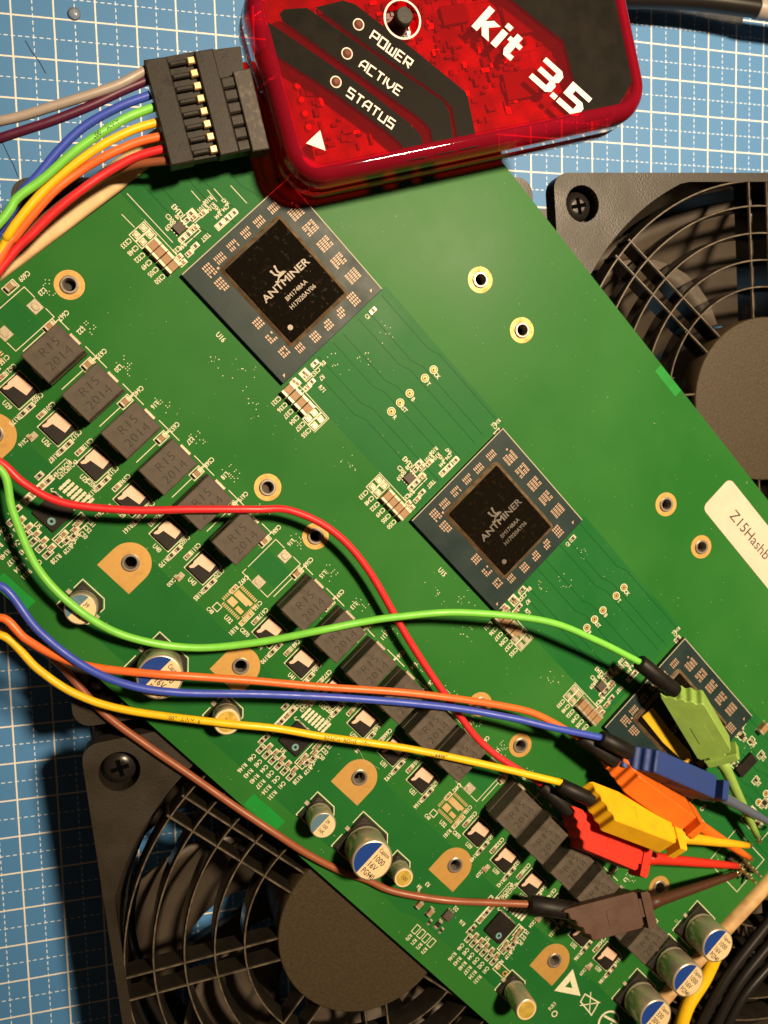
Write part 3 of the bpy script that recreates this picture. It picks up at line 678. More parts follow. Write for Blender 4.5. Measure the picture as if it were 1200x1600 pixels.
# --- controller chips with their clusters
for k in range(-1, 2):
    d = PER*k
    if k == -1: lab = 0
    r = put('ic', 'controller_chip', MB().prism(rrect(-3.1, -3.15, 3.1, 3.15, .3, 3), .02, .85, 0, .06), 'chip_black', PB, (7.65 + d, -62.5, 0))
    put('icd', 'orientation_dot', MB().add([], []).disc(0, 0, .861, .85, 20, 0, .36), 'chip_dot', r, (1.1, -1.7, 0))
    put('icl', 'lead_row', (lambda m_: [m_.box(-2.6 + .52*i, s_*3.25, 0, .24, .5, .12) for i in range(11) for s_ in (-1, 1)] and m_)(MB()), 'tin', r, (0, 0, 0))
    for i in range(6):
        small('res', 3.1 + 2.03*i + d, -69.9); sbox(3.1 + 2.03*i + d, -69.9, 1.2, 2.2)
        stext('R%d' % (146 - 3*i), 3.1 + 2.03*i + d, -76.0); stext('C%d' % (46 - i), 3.1 + 2.03*i + d, -72.8)
        if i < 5: small('cap', 4.25 + 2.13*i + d, -68.35); sbox(4.25 + 2.13*i + d, -68.35, 1.0, 1.7)
    for u, v, kd in ((2.0, -67.2, 'res'), (1.9, -68.4, 'res'), (.1, -59.0, 'res'), (2.1, -58.5, 'res'), (2.0, -60.1, 'cap'), (2.0, -62.1, 'res'), (1.95, -64.2, 'cap'),
                     (12.8, -59.7, 'cap'), (12.9, -61.0, 'cap'), (13.4, -62.2, 'cap'), (14.2, -63.4, 'res'), (13.9, -65.1, 'res'), (12.5, -64.5, 'cap'), (12.7, -66, 'cap')):
        small(kd, u + d, v)
        sbox(u + d, v, 1.0, 1.7)
    sbox(12.9 + d, -62.8, 2.6, 8.4); sbox(2.0 + d, -61.4, 1.4, 8.0); SILK.line([(1.2 + d, -66), (1.2 + d, -52.6), (2.6 + d, -52.6)], .16, .036)
    for i in range(6): stext('C%d' % random.randint(30, 99), 2.2 + d + (i % 2)*.9, -56.9 + i*.95, 1.0, 90)
    for i in range(7):       # dense block of gold and white print
        SILK.line([(5.0 + 1.05*i + d, -58.3 + .1*i), (5.0 + 1.05*i + d, -55.2 + .1*i)], .62, .037)
        for q in range(3): SILK.line([(4.6 + 1.05*i + d, -57.7 + q*.9 + .1*i), (5.4 + 1.05*i + d, -57.7 + q*.9 + .1*i)], .22, .041)
    SILK.line([(4.0 + d, -58.9), (3.7 + d, -59.4), (4.2 + d, -59.7), (4.8 + d, -59.2), (5.6 + d, -59.5), (6.4 + d, -59.1), (7.4 + d, -59.4), (8.4 + d, -59.0)], .18, .036)
    for i, t in enumerate(('C61', 'C52', 'C50', 'R126', 'C47', 'R129')): stext(t, 14.8 + d + .35*(i % 3), -58.8 - 1.5*i, 1.05, 0 if i < 3 else -90)
    stext('R128', 15.2 + d, -69.5); stext('U5', 7.4 + d, -66.9, 1.2, 0)
    stext('C208', 8.6 + d, -52.6, 1.15, 0)
    # empty QFN footprint with bare gold pads
    q = MB(); qd = d if d else 0
    for i in range(11):
        q.box(-2.5 + .5*i, -2.8, 0, .26, .8, .06); q.box(-2.5 + .5*i, 2.8, 0, .26, .8, .06)
    for i in range(9): q.box(-3.2, -2 + .5*i, 0, .8, .26, .06); q.box(3.2, -2 + .5*i, 0, .8, .26, .06)
    q.prism([(-2.3, .3), (1.9, .3), (1.9, .9), (2.5, .9), (2.5, 1.9), (-2.3, 1.9)], 0, .10, 0, .03); q.prism([(-2.3, -1.9), (-.2, -1.9), (-.2, -.2), (-2.3, -.2)], 0, .10, 0, .03); q.prism([(.3, -1.9), (2.3, -1.9), (2.3, -.8), (.3, -.8)], 0, .10, 0, .03)
    put('qfn', 'bare_footprint', q, 'gold', PB, (-25.5 + d, -48.9, 0))
    stext('C492', -28.4 + d, -44.6); sbox(-28.6 + d, -47.6, 1.0, 2.0); stext('U32', -24.5 + d, -53.4, 1.2, 0); sbox(-28.4 + d, -53.2, 1.6, 1.5); stext('C48', -29.0 + d, -54.8, 1.0, 0)
    sbox(-21.6 + d, -49.4, 1.0, 1.9); sbox(-21.6 + d, -51.6, 1.0, 1.8); stext('C155', -21.9 + d, -46.6, 1.1, -90); stext('R181', -21.7 + d, -54.4); stext('C870', -19.6 + d, -53.0, 1.1, 0)
    for u, v in ((-28.6, -47.1), (-28.6, -48.1), (-21.6, -49.0), (-21.6, -49.9), (-21.6, -51.2), (-21.6, -52.1)):
        put('mp2', 'small_pad', MB().box(0, 0, 0, .6, .7, .06, 0, 0, .02), 'gold', PB, (u + d, v, 0))
# --- pin header and loose parts at the far end of the board (under the clip tips)
hp = MB(); hp.box(0, 0, 0, 11, 5.0, .0 + .25); hd = hp
for i in range(5):
    for q in range(2):
        p_ = MB(); p_.box(0, 0, 0.0, 1.5, 1.5, 1.5, 1, 0, .2); p_.box(0, 0, 1.5, .62, .62, 3.4, 0, 0, .12)
        put('pin', 'header_pin', p_, ['contact', 'connector'], PB, (122.4 + 2.0*i + 2.2, -8.8 + 2.3*q + 2.3*1.2, 0))
sbox(127.5, -5.0, 14, 12, .2); sbox(124.5, 6.5, 10, 5, .2)
for q in ((1158, 1128), (1175, 1158), (1190, 1180), (1182, 1220), (1160, 1150), (1195, 1255), (1185, 1285), (1150, 1195)):
    l_ = L(*q, 40.4); small(random.choice(['res', 'tan', 'net']), l_.x, l_.y, random.choice([0, 90])); sbox(l_.x, l_.y, 1.6, 2.2); stext('R%d' % random.randint(10, 99), l_.x + 1.6, l_.y, 1.0, -90)
l_ = L(1193, 1138, 41); small('big', l_.x, l_.y, 90)
l_ = L(1165, 1195, 40.5); MB().box(l_.x, l_.y, 0.02, 3.2, 6.6, 1.2, 0, math.radians(-3), .12).build('side_chip', 'chip_black', PB)
for q in ((1105, 1140), (1098, 1262), (1118, 1248)): l_ = L(*q, 40); stext('C9%d' % random.randint(0, 9), l_.x, l_.y, 1.2, 90)
# diode group left of the lower chip cluster
for i, (x, y, kd) in enumerate(((655, 1413, 'mid'), (672, 1425, 'mid'), (685, 1445, 'net'), (700, 1430, 'ic'), (690, 1455, 'res'), (672, 1442, 'res'), (652, 1395, 'tan'))):
    l_ = L(x, y, 40.5); small(kd, l_.x, l_.y, 90)
for i in range(4): l_ = L(650 + i*8, 1452 + i*7, 40); sbox(l_.x, l_.y, 1.3, 2.2); stext('R%d' % (70 + i), l_.x, l_.y - 2.6, 1.05)
for x, y, t in ((668, 1382, 'R3'), (655, 1386, 'R4'), (712, 1420, 'D2'), (722, 1442, 'R16')): l_ = L(x, y, 40); stext(t, l_.x, l_.y, 1.1, 180)
hh = MB().disc(0, 0, .05, .75, 20, 0, .42); hh.disc(0, 0, .045, .41, 16, 1)
for x, y in ((778, 1511), (789, 1521)): l_ = L(x, y, 40); put('hh', 'plated_hole', hh, ['gold_flat', 'ink'], PB, (l_.x, l_.y, 0))
a, b = L(778, 1511, 40), L(789, 1521, 40); sbox((a.x+b.x)/2, (a.y+b.y)/2, 4.6, 2.4)
# --- marks printed on the board: warning triangle, crossed bin, round logo
T = [L(*p_, 40) for p_ in ((895, 1514), (866, 1548), (907, 1556))]
MK = MB()
def triring(T, z):
    c = (T[0] + T[1] + T[2])/3; o_ = [(p_.x, p_.y, z) for p_ in T]; i_ = [(c.x + (p_.x - c.x)*.28, c.y + (p_.y - c.y)*.28, z) for p_ in T]
    MK.add(o_ + i_, [[0, 1, 4, 3], [1, 2, 5, 4], [2, 0, 3, 5]])
triring(T, .04)
bn = [L(*p_, 40) for p_ in ((914, 1553), (935, 1566), (930, 1576), (924, 1586), (921, 1582), (907, 1565))]
MK.line([(p_.x, p_.y) for p_ in bn], .35, .04, True); 
for a, b in (((923, 1550), (921, 1580)), ((906, 1571), (938, 1566))): p_, q_ = L(*a, 40), L(*b, 40); MK.line([(p_.x, p_.y), (q_.x, q_.y)], .28, .045)
c_ = L(951, 1597, 40); MK.disc(c_.x, c_.y, .04, 3.3, 40, 0, 2.75); MK.line([(c_.x - 2.5, c_.y + .4), (c_.x + 2.2, c_.y + 1.4)], .6, .045); MK.line([(c_.x - 1.2, c_.y - 2.2), (c_.x + 1.5, c_.y - 1.6), (c_.x + .9, c_.y + .4)], .5, .048)
l_ = L(862, 1580, 40); MK.disc(l_.x + 1.2, l_.y, .04, .9, 20, 0, .6); MK.text('R83', l_.x - 1, l_.y + 1, 1.2, math.radians(90), .045)
MK.build('printed_mark', 'silk', PB)
SILK.build('white_print', 'silk', PB)['kind'] = 'stuff'
# --- label sticker
lb = MB(); lb.prism(rrect(45.2, 53.4, 100.0, 64.9, 1.8, 6), 0.0, 0.08)
lk = lb.build('paper_label', 'paper', PB)
MB().text('Z15Hashb', 52.8, 59.3, 3.0, 0, .085, sx=1.0, align='L').build('label_print', 'ink', lk)
# --- vias and dust
vi = MB()
for k in range(-1, 22):
    u = -91.6 + 10.886*k
    for _ in range(16):
        x, y = u + random.uniform(-1.8, 2.0), -29.2 + random.uniform(-1.4, 1.2)
        if U0 < x < U1: vi.disc(round(x/.55)*.55, round(y/.55)*.55, .03 + random.random()*.01, .13, 6)
for k in range(3):
    for c in ((-68, -14.5), (-62, -11), (-50, 6), (-46, 12), (-30, -8), (-47, 20), (-56, -16)):
        for _ in range(9): vi.disc(c[0] + PER*k + random.gauss(0, 1.6), c[1] + random.gauss(0, 1.0), .03 + random.random()*.01, random.uniform(.07, .15), 6)
vi.build('via_hole', 'silk', PB)['kind'] = 'stuff'
du = MB()
for _ in range(620):
    x, y, a = random.uniform(U0 + 2, U1 - 2), random.uniform(V0 + 1, V1 - 1), random.random()*6.28; l0 = random.uniform(.08, .22)*(1 if random.random() < .9 else 3)
    du.box(x, y, .05, l0, random.uniform(.04, .09), .03, 0, a)
for x, y, a in ((20, -55, .8),):
    pts = [(x + i*1.1, y + math.sin(i*.9 + a)*.5) for i in range(9)]; du.line(pts, .05, .055)
du.build('dust_speck', 'dust', PB)['kind'] = 'stuff'

# --- electrolytic capacitors: base > can > printed top
def elcap(px, py, h, r, style, lines=()):
    q = L(px, py, 40 + h); u, v = q.x, q.y; s_ = r*1.04; c_ = r*.42
    base = MB(); pl = [(-s_, -s_), (s_ - c_, -s_), (s_, -s_ + c_), (s_, s_ - c_), (s_ - c_, s_), (-s_, s_)]
    base.prism(pl, 0.0, 1.3, 0, .2); b = base.build('electrolytic_capacitor', 'black_base', PB, (u, v, 0))
    ss = s_ + .35; SILK.v  # (silk already built) outline goes on its own little mesh
    ol = MB(); k = c_ + .1; ol.line([(-ss, .35*s_), (-ss, ss), (ss - k, ss), (ss, ss - k), (ss, .35*s_)], .22, .04); ol.line([(-ss, -.35*s_), (-ss, -ss), (ss - k, -ss), (ss, -ss + k), (ss, -.35*s_)], .22, .04)
    ol.build('outline_print', 'silk', b)
    fm = MB(); 
    for sg in (-1, 1): fm.box(0, 0, 0.0, .01, .01, .01); fm.box(sg*(s_ + .35), 0, 0.02, 1.4, 1.0, .35, 0, 0, .1)
    fm.build('solder_tab', 'solder', b)
    can = MB(); can.lathe([(r*.93, 1.25), (r*.93, 1.5), (r, 1.75), (r, 2.3), (r*.965, 2.5), (r*.965, 2.7), (r, 2.95), (r, h - .55), (r*.985, h - .25), (r*.94, h - .06), (r*.90, h)], 48, 0, cap1=False)
    can.build('can', 'can', b)
    tp = MB(); n = 40; e = r*.90
    if style == 'gold':
        tp.disc(0, 0, h - .02, e, 40, 0); tp.disc(0, 0, h + .005, e*.84, 32, 1); ms = ['can_top', 'can_gold', 'ink']
        for t in lines: tp.text(t, .1, .1, r*.42, 0, h + .02, 2, sx=.9)
    else:
        cut = -.22*e; a0 = math.acos(cut/e)
        A = [(e*math.cos(-a0 + 2*a0*i/n), e*math.sin(-a0 + 2*a0*i/n), h) for i in range(n + 1)]
        B_ = [(e*math.cos(a0 + (2*math.pi - 2*a0)*i/n), e*math.sin(a0 + (2*math.pi - 2*a0)*i/n), h) for i in range(n + 1)]
        tp.add(A, [list(range(n + 1))], 0); tp.add(B_, [list(range(n + 1))], 1); ms = ['can_top', 'can_grey' if style == 'grey' else 'can_blue', 'ink']
        sz = r*.30; step = r*.40; y0 = step*(len(lines) - 1)/2 + .0
        for i, t in enumerate(lines):
            first = t == 'Capxon'
            x = cut + r*.10 + abs(y0 - i*step)*0.0
            tp.text(t, x, y0 - i*step + r*.03, sz*(.72 if first else 1), 0, h + .012, 2, sx=.80 if len(t) < 5 else .66, bold=.01, align='L')
    tp.build('printed_top', ms, b)
    return b
T4 = ('Capxon', '1000', '16V', 'PG940')
elcap(126, 952, 6.0, 3.45, 'grey', ('39', '100', '16K'))
elcap(250, 1058, 9.6, 5.0, 'blue', T4)
elcap(355, 1128, 6.0, 3.15, 'gold', ('100',))
elcap(505, 1290, 7.4, 3.15, 'grey', ('39', '100', '16K'))
elcap(582, 1345, 9.6, 5.0, 'blue', T4)
elcap(631, 1372, 6.0, 2.5, 'gold', ('100',))
elcap(823, 1578, 9.4, 2.9, 'gold', ())
elcap(1122, 1478, 9.6, 4.75, 'blue', T4)
elcap(1076, 1532, 9.6, 4.75, 'blue', T4)
elcap(1025, 1589, 9.6, 4.75, 'blue', ('Capxon', '330', '30V', 'PG940'))

# ------------------------------------------------------------------ red programmer
PA = math.radians(14.2); PW, PD, PZ0, PZ1 = 88.0, 44.0, 40.6, 55.6
PO = Vector((60.1, -54.9, 0))
PG = thing('programmer', 'translucent red plastic programmer box with black and white print on top', 'programmer', (PO.x, PO.y, PZ0), PA)
PM = Matrix.Translation(PO) @ Matrix.Rotation(PA, 4, 'Z'); PMI = PM.inverted()
def G(x, y, h=PZ1): return PMI @ P(x, y, h)
def shell(x0, y0, x1, y1, r, levels):
    mb = MB(); n = None; rings = []
    for ins_, z in levels: rings.append([(x, y, z) for x, y in rrect(x0 + ins_, y0 + ins_, x1 - ins_, y1 - ins_, max(r - ins_, 1), 10)])
    n = len(rings[0]); vs = [p_ for rg in rings for p_ in rg]; fs = []
    for l in range(len(rings)-1):
        for i in range(n): j = (i+1) % n; fs.append([l*n+i, l*n+j, (l+1)*n+j, (l+1)*n+i])
    mb.add(vs, fs, 0, True); return mb, n, rings
H = PZ1 - PZ0
mb, n, rg = shell(0, 0, PW, PD, 8.5, [(2.0, 0), (0.5, .3), (0, 1.2), (0, 6.2), (.35, 6.6), (.35, 7.0), (0, 7.4), (.15, H - 2.6), (.6, H - 1.4), (1.3, H - .5), (2.2, H - .05), (2.9, H), (3.5, H - .15), (3.9, H - .6)])
mb.add(rg[0], [list(range(n))[::-1]]); mb.build('shell', 'red_clear', PG)
tb, tn, tg = shell(0, 0, PW, PD, 8.5, [(3.95, H - .6)])
bt = G(630, 28)
tp_ = curve_plate('t', [(p_[0], p_[1]) for p_ in tg[0]], [circle(bt.x, bt.y, 3.7, 28)], H - 1.4, H - .58, None); tp_.build('top_plate', 'red_plate', PG)
rim = MB(); rim.disc(bt.x, bt.y, H - .55, 4.15, 36, 0, 3.75); rim.build('button_rim', 'print_white', PG)
bu = MB(); bu.lathe([(1.9, H - 6), (1.9, H + .9), (1.65, H + 1.3)], 24, 0, (bt.x, bt.y)); bu.build('button', 'connector', PG)
TZ = H - .56
def pp(pts): return [(G(x, y).x, G(x, y).y) for x, y in pts]
def ccw(pl): return pl if sum((pl[i][0]*pl[(i+1) % len(pl)][1] - pl[(i+1) % len(pl)][0]*pl[i][1]) for i in range(len(pl))) > 0 else pl[::-1]
bands = [sub(350, 0, 3, [(208, 97), (640, 392), (872, 572), (925, 628), (950, 735), (862, 750), (838, 672), (760, 605), (520, 430), (220, 238), (200, 205), (194, 140)]),
         sub(350, 0, 3, [(262, 58), (285, 36), (390, 30), (700, 245), (1030, 470), (1060, 520), (1087, 705), (998, 722), (972, 598), (920, 545), (560, 292), (275, 90)]),
         sub(350, 0, 3, [(430, 28), (560, -5), (620, 15), (900, 232), (1142, 430), (1196, 682), (1112, 700), (1075, 500), (1020, 445), (700, 225)]),
         sub(700, 0, 2.4, [(185, -60), (640, -60), (655, 0), (697, 300), (620, 435), (522, 455), (468, 262), (440, 150), (250, 0)])]
for i, b_ in enumerate(bands):
    pl = ccw(pp(b_)); MB().add([(x, y, TZ) for x, y in pl], [list(range(len(pl)))]).build('printed_band', 'print_black', PG)
leds = [(561, 36.5), (543, 82), (525.5, 126.5)]
for x, y in leds:
    g = G(x, y); m_ = MB(); m_.lathe([(1.25, TZ + .02), (1.22, TZ + .14), (1.08, TZ + .16), (1.0, TZ + .1)], 24, 1, (g.x, g.y), cap1=False); m_.lathe([(1.0, TZ + .05), (.8, TZ + .42), (.4, TZ + .6)], 20, 0, (g.x, g.y)); m_.build('led_window', ['led', 'print_white'], PG)
# lettering in square technical strokes
STK = {'P': [[(0, 0), (0, 4), (3, 4), (3, 1.8), (.45, 1.8)]], 'O': [[(0, 0), (3, 0), (3, 4), (0, 4), 'c']], 'W': [[(0, 4), (0, 0), (3.4, 0), (3.4, 4)], [(1.7, .3), (1.7, 3.2)]], 'E': [[(3, 4), (0, 4), (0, 0), (3, 0)], [(.4, 2), (2.6, 2)]],
       'R': [[(0, 0), (0, 4), (3, 4), (3, 1.8), (.45, 1.8)], [(1.3, 1.5), (3, 0)]], 'A': [[(0, 0), (0, 2.6), (1, 4), (3, 4), (3, 0)], [(.4, 1.5), (2.6, 1.5)]], 'C': [[(3, 4), (0, 4), (0, 0), (3, 0)]], 'T': [[(0, 4), (3.2, 4)], [(1.6, 3.6), (1.6, 0)]],
       'I': [[(0, 0), (0, 4)]], 'V': [[(0, 4), (0, 1.8), (1.6, 0), (3.2, 1.8), (3.2, 4)]], 'S': [[(3, 4), (0, 4), (0, 2.1), (3, 2.1), (3, 0), (0, 0)]], 'U': [[(0, 4), (0, 0), (3, 0), (3, 4)]]}
def techno(word, pa, pb):
    a, b = G(*pa), G(*pb); d = Vector((b.x - a.x, b.y - a.y)); nx = d.normalized(); ny = Vector((-nx.y, nx.x))
    wid = sum((0 if ch == 'I' else (3.4 if ch == 'W' else (3.2 if ch in 'TV' else 3))) + 1.25 for ch in word) - 1.25; k = d.length/wid; m_ = MB(); x = 0
    for ch in word:
        for i, st_ in enumerate(STK[ch]):
            cl = st_[-1] == 'c'; pts = st_[:-1] if cl else st_
            m_.line([(a.x + nx.x*(x + p_)*k + ny.x*(q - 2)*k, a.y + nx.y*(x + p_)*k + ny.y*(q - 2)*k) for p_, q in pts], .68*k, TZ + .02 + i*.004, cl)
        x += (0 if ch == 'I' else (3.4 if ch == 'W' else (3.2 if ch in 'TV' else 3))) + 1.25
    m_.build('lettering', 'print_white', PG)
techno('POWER', (582, 52), (643, 99)); techno('ACTIVE', (565, 97), (627, 142)); techno('STATUS', (545, 141), (616, 194))
GL = {'k': [[(0, 0), (1.3, 0), (1.3, 1.5), (2.5, 0), (4.2, 0), (2.5, 2.1), (4.0, 3.9), (2.4, 3.9), (1.3, 2.6), (1.3, 5.6), (0, 5.6)]], 'i': [[(0, 0), (1.3, 0), (1.3, 3.9), (0, 3.9)], [(0, 4.5), (1.3, 4.5), (1.3, 5.6), (0, 5.6)]],
      't': [[(.6, 1), (1.2, 0), (3, 0), (3, 1.1), (2.0, 1.1), (2.0, 2.9), (3, 2.9), (3, 3.9), (2.0, 3.9), (2.0, 5.2), (.7, 5.2), (.7, 3.9), (0, 3.9), (0, 2.9), (.6, 2.9)]],
      '3': [[(0, 0), (4.1, 0), (5.0, .8), (5.0, 2.3), (4.4, 2.8), (5.0, 3.3), (5.0, 4.8), (4.1, 5.6), (0, 5.6), (0, 4.5), (3.5, 4.5), (3.5, 3.4), (.4, 3.4), (.4, 2.3), (3.5, 2.3), (3.5, 1.15), (0, 1.15)]], '.': [[(0, 0), (1.2, 0), (1.2, 1.1), (0, 1.1)]],
      '5': [[(0, 0), (4.1, 0), (5.0, .8), (5.0, 2.7), (4.1, 3.5), (1.5, 3.5), (1.5, 4.5), (5, 4.5), (5, 5.6), (0, 5.6), (0, 2.4), (3.5, 2.4), (3.5, 1.15), (0, 1.15)]], ' ': []}
def heavy(word, pa, pb, hpx):
    a, b = G(*pa), G(*pb); d = Vector((b.x - a.x, b.y - a.y)); nx = d.normalized(); ny = Vector((-nx.y, nx.x)); W_ = {'k': 4.6, 'i': 1.9, 't': 3.4, '3': 5.3, '.': 1.6, '5': 5.4, ' ': 4.2}
    wid = sum(W_[c] for c in word); k = d.length/wid; kh = hpx/5.6; m_ = MB(); x = 0
    for ch in word:
        for st_ in GL[ch]: m_.add([(a.x + nx.x*(x + p_ + q*.12)*k + ny.x*q*kh, a.y + nx.y*(x + p_ + q*.12)*k + ny.y*q*kh, TZ + .03) for p_, q in st_], [list(range(len(st_)))])
        x += W_[ch]
    m_.build('lettering', 'print_white', PG)
heavy('kit 3.5', (738, 39), (903, 186), 6.3)
tri = ccw(pp([(479, 222.5), (501, 202), (509.5, 234)])); MB().add([(x, y, TZ + .01) for x, y in tri], [[0, 1, 2]]).build('printed_triangle', 'print_white', PG)
# board and parts inside the box
ip = MB(); ip.prism(rrect(4.5, 4.5, PW - 4, PD - 4, 3), 9.0, 10.4); ip.build('inner_board', 'inner_pcb', PG)
ic = MB(); im = MB(); R2 = random.Random(3)
for x, y, sx, sy, h in ((40, 14, 7, 7, 1.2), (58, 13, 8, 6, 1.2), (62, 28, 9, 9, 1.2), (46, 30, 6, 4, 1.2), (74, 16, 5, 4, 1), (30, 22, 5, 5, 1), (54, 22, 4, 7, 1), (70, 34, 6, 3, 1)): ic.box(x, y, 10.4, sx, sy, h, 0, 0, .1)
for i in range(420):
    x, y = R2.uniform(8, PW - 8), R2.uniform(7, PD - 7); (ic if R2.random() < .8 else im).box(x, y, 10.42 + R2.random()*.03, R2.uniform(.6, 2.2), R2.uniform(.5, 1.2), R2.uniform(.3, .9), 0, R2.choice([0, math.pi/2]))
for i in range(40): ic.box(R2.uniform(20, 66), R2.uniform(8, 38), 10.405 + R2.random()*.01, R2.uniform(4, 11), .16, .02, 0, R2.choice([0, 1.57]))
for i in range(6): im.lathe([(.9, 10.41), (.9, 10.8), (.5, 11.0)], 12, 0, (7.5, 10 + 2.85*i))
ic.build('inner_chip', 'inner_chip', PG); im.build('inner_contact', 'inner_metal', PG)
# header socket that sticks out of the left side
def quadprism(c4, z0, z1, bev=.2): return MB().prism(ccw([(G(x, y, z1 + PZ0).x, G(x, y, z1 + PZ0).y) for x, y in c4]), z0, z1, 0, bev)
quadprism(sub(200, 60, 5, [(818, 255), (955, 230), (1105, 862), (975, 882)]), 5.5, 10.2).build('header_block', 'header_grey', PG)
for i in range(6):
    t0, t1 = i/6 + .008, (i+1)/6 - .008; a, b, c, d_ = [Vector(q) for q in sub(200, 60, 5, [(715, 300), (828, 280), (968, 872), (868, 893)])]
    quadprism([a.lerp(d_, t0), b.lerp(c, t0), b.lerp(c, t1), a.lerp(d_, t1)], 5.9, 9.6, .35).build('header_cell', 'connector', PG)

# ------------------------------------------------------------------ wire connector
CN_ = thing('wire_connector', 'black eight way wire connector with gold contacts plugged beside the red box', 'connector', (PO.x, PO.y, 46.0), PA)
def G2(x, y, h): return PMI @ P(x, y, h)
def qp(c4, z0, z1, bev=.25): return MB().prism(ccw([(G2(x, y, z1 + 46).x, G2(x, y, z1 + 46).y) for x, y in c4]), z0, z1, 0, bev)
c5 = lambda pts: [Vector(q) for q in sub(200, 60, 5, pts)]
qp(c5([(122, 165), (300, 140), (518, 955), (336, 996)]), 1.2, 5.0).build('rear_bar', 'connector', CN_)
qp(c5([(515, 100), (662, 76), (872, 884), (722, 918)]), 1.2, 5.0).build('front_bar', 'connector', CN_)
qp(c5([(300, 141), (516, 101), (722, 917), (518, 954)]), 0.4, 3.2, .05).build('connector_body', 'connector', CN_)
qp(c5([(640, 90), (880, 60), (990, 870), (860, 890)]), 0.6, 3.0, .05).build('plug_nose', 'connector', CN_)
A, B_, C_, D_ = c5([(305, 150), (515, 112), (715, 905), (515, 945)])
for i in range(8):
    t = (i + .5)/8; a, b = A.lerp(D_, t), B_.lerp(C_, t); d_ = (D_ - A)/8
    f0, f1 = a + (b - a)*.02, a + (b - a)*.66; w_ = d_*.19
    qp([f0 - w_, f1 - w_, f1 + w_, f0 + w_], 3.1, 4.5, .25).build('latch_finger', 'connector', CN_)
    f0, f1 = a + (b - a)*.70, a + (b - a)*.98; w_ = d_*.29
    qp([f0 - w_, f1 - w_, f1 + w_, f0 + w_], 3.1, 4.4, .2).build('contact', 'contact', CN_)

